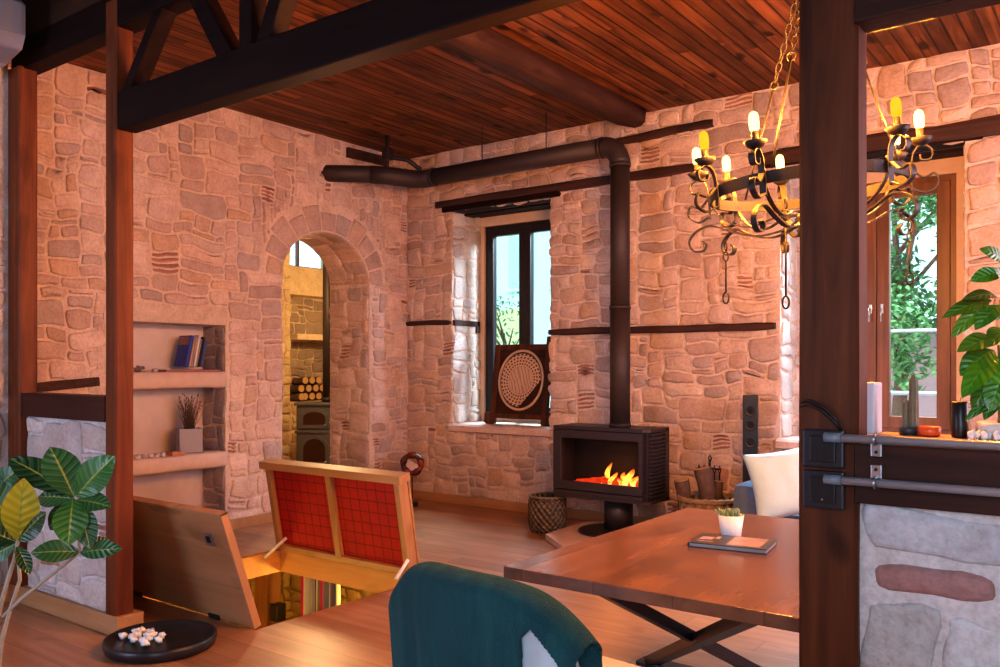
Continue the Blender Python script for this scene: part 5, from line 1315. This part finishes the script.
def tree(x, y, h, r, seed, label, cards=3000, z0=1.6, cl=(.11, .25, .09)):
    t = thing('tree', (x, y, -.1), label, 'tree', 'shrubs outside the brown window' if False else None)
    R = random.Random(seed)
    mb = MB(); mb.tube([(0, 0, 0), (.1, .05, h * .4), (.0, 0, h * .75)], [.10, .07, .03], 10)
    for k in range(7):
        an = R.uniform(0, 6.28); z_ = R.uniform(.35, .7) * h; mb.tube([(0.05, 0, z_), (math.cos(an) * r * .6, math.sin(an) * r * .6, z_ + h * .2)], [.035, .01], 6)
    mb.build('trunk', M['bark'], t)
    mb = MB(); cent = [(R.uniform(-r * .7, r * .7), R.uniform(-r * .6, r * .6), R.uniform(z0, h)) for _ in range(26)]
    for k in range(cards):
        c0 = Vector(R.choice(cent)); d = Vector((R.gauss(0, 1), R.gauss(0, 1), R.gauss(0, 1))).normalized(); p = c0 + d * R.uniform(.1, .42); tip = p + Vector((R.uniform(-1, 1), R.uniform(-1, 1), R.uniform(-.9, .5))).normalized() * R.uniform(.08, .15)
        kk_ = R.uniform(.6, 1.6); mb.leaf(p, tip, .045, (R.uniform(-1, 1), R.uniform(-1, 1), 1), n=3, c=(kk_, kk_, kk_))
    g = NG('tree_leaves'); a_ = g.n('ShaderNodeVertexColor'); a_.layer_name = 'Col'; c = g.mix(1., cl, a_.outputs[0], 'MULTIPLY')
    b_ = g.bsdf(c, .5); b_.inputs['Transmission Weight'].default_value = 0.0
    tl_ = g.n('ShaderNodeBsdfTranslucent'); g.l(c, tl_.inputs[0]); mx = g.n('ShaderNodeMixShader'); mx.inputs[0].default_value = .35; g.l(b_.outputs[0], mx.inputs[1]); g.l(tl_.outputs[0], mx.inputs[2]); g.l(mx.outputs[0], g.out.inputs[0])
    f = mb.build('foliage', g.m, t); return t
tree(-2.35, 11.2, 4.6, 1.35, 3, 'leafy green tree outside the brown window, before the pink wall', 8500, z0=1.55)
tree(-10.2, 13.8, 3.0, .6, 5, 'small tree outside the dark-framed window near the pale house', 260, z0=1.2)

# ------------------------------------------------------------------ lights
def lamp(name, ty, loc, energy, col, size=.1, target=None, sy=None, spread=None):
    l = bpy.data.lights.new(name, ty); l.energy = energy; l.color = col
    if ty == 'AREA':
        l.shape = 'RECTANGLE'; l.size = size; l.size_y = sy or size
        if spread: l.spread = math.radians(spread)
    elif ty in ('POINT', 'SPOT'): l.shadow_soft_size = size
    o = bpy.data.objects.new(name, l); C.objects.link(o); o.location = loc
    if target is not None: o.rotation_euler = (Vector(target) - Vector(loc)).to_track_quat('-Z', 'Y').to_euler()
    return o
K = 1.0
for k in range(10):
    az = base_a + math.radians(-23 - 36 * k); p = T(Vector(((RR + .05) * math.cos(az), (RR + .05) * math.sin(az), .275))) + Vector((CHX, CHY, CHZ))
    lamp('bulb_light', 'POINT', p, 42 * K, (1., .37, .05), .012)
# daylight through the two windows
lamp('window_daylight', 'AREA', (-5.5, 9.2, 4.0), 480, (.66, .82, 1.), 1.5, (-5.0, 6.4, .9), .8)
lamp('window_daylight', 'AREA', (-1.6, 9.3, 4.0), 800, (.66, .82, 1.), 1.5, (-1.9, 5.6, .9), .8)
# fill lights added to brighten the rooms
lamp('near_room_day_fill', 'AREA', (-4.7, -2.2, 1.7), 90, (.55, .68, 1.), 1.8, (-5.4, 3, .9), 2.0)  # unseen area fill behind the camera, standing in for near-room daylight
lamp('near_room_day_fill', 'AREA', (.9, -2.3, 2.2), 165, (.60, .77, 1.), 2.4, (-1.5, 4, 1.3), 1.8)  # second unseen area fill behind the camera, cool tint
lamp('side_fill', 'AREA', (2.3, 5.0, 2.2), 135, (.92, .72, .90), 2.4, (-6.6, 5.0, 1.6), 1.8)  # added side fill, tints the left wall; no window on that side
lamp('ceiling_wash', 'AREA', (-2.4, 4.8, 2.9), 0.01, (1., .5, .2), .1, (-2.4, 4.8, 3.8))
lamp('warm_fill', 'POINT', (-3.4, 3.2, 2.3), 10, (1., .44, .25), .25)  # added warm fill point, hangs free without a lamp body
# stove fire, cellar and the room past the arch
lamp('fire_glow', 'POINT', (-3.6, 6.42, .62), 1.6, (1., .35, .08), .05)
lamp('cellar_lamp', 'POINT', (-4.35, 3.2, -.55), 9, (1., .62, .12), .12)
lamp('cellar_lamp', 'POINT', (-6.0, 3.3, -.9), 28, (1., .66, .16), .12)
lamp('cellar_lamp', 'POINT', (-4.9, 5.0, -.5), 32, (1., .66, .16), .1)
lamp('far_room_lamp', 'POINT', (-8.0, 7.0, 2.6), 130, (1., .66, .30), .15)
lamp('far_room_lamp', 'POINT', (-9.0, 9.1, 2.2), 22, (1., .66, .30), .1)
sun = lamp('sun', 'SUN', (0, 0, 20), 2.6, (1., 1., 1.), target=None); sun.data.angle = math.radians(2)
sun.rotation_euler = Vector((-.25, .75, -1.)).to_track_quat('-Z', 'Y').to_euler()
w = bpy.data.worlds.new('World'); SC.world = w; w.use_nodes = True
nt = w.node_tree; bg = nt.nodes['Background']
geo = nt.nodes.new('ShaderNodeTexCoord'); sx = nt.nodes.new('ShaderNodeSeparateXYZ'); nt.links.new(geo.outputs['Generated'], sx.inputs[0])
rp = nt.nodes.new('ShaderNodeValToRGB'); nt.links.new(sx.outputs[2], rp.inputs[0]); rp.color_ramp.elements[0].color = (.62, .92, 1., 1); rp.color_ramp.elements[1].color = (.35, .6, 1., 1); nt.links.new(rp.outputs[0], bg.inputs[0])
bg.inputs[1].default_value = 2.0

# ------------------------------------------------------------------ camera
cam = bpy.data.cameras.new('Camera'); co = bpy.data.objects.new('Camera', cam); C.objects.link(co)
co.location = (0, 0, EYE); co.rotation_euler = (PI / 2, 0, math.atan2(SN, CS))
cam.sensor_width = 36; cam.lens = F / 1000 * 36; cam.shift_y = .0315; cam.clip_start = .05
SC.camera = co
SC.view_settings.view_transform = 'Standard'
try: SC.view_settings.look = 'Medium High Contrast'
except Exception: pass
SC.view_settings.exposure = .06
SC.cycles.max_bounces = 8; SC.cycles.sample_clamp_indirect = 6
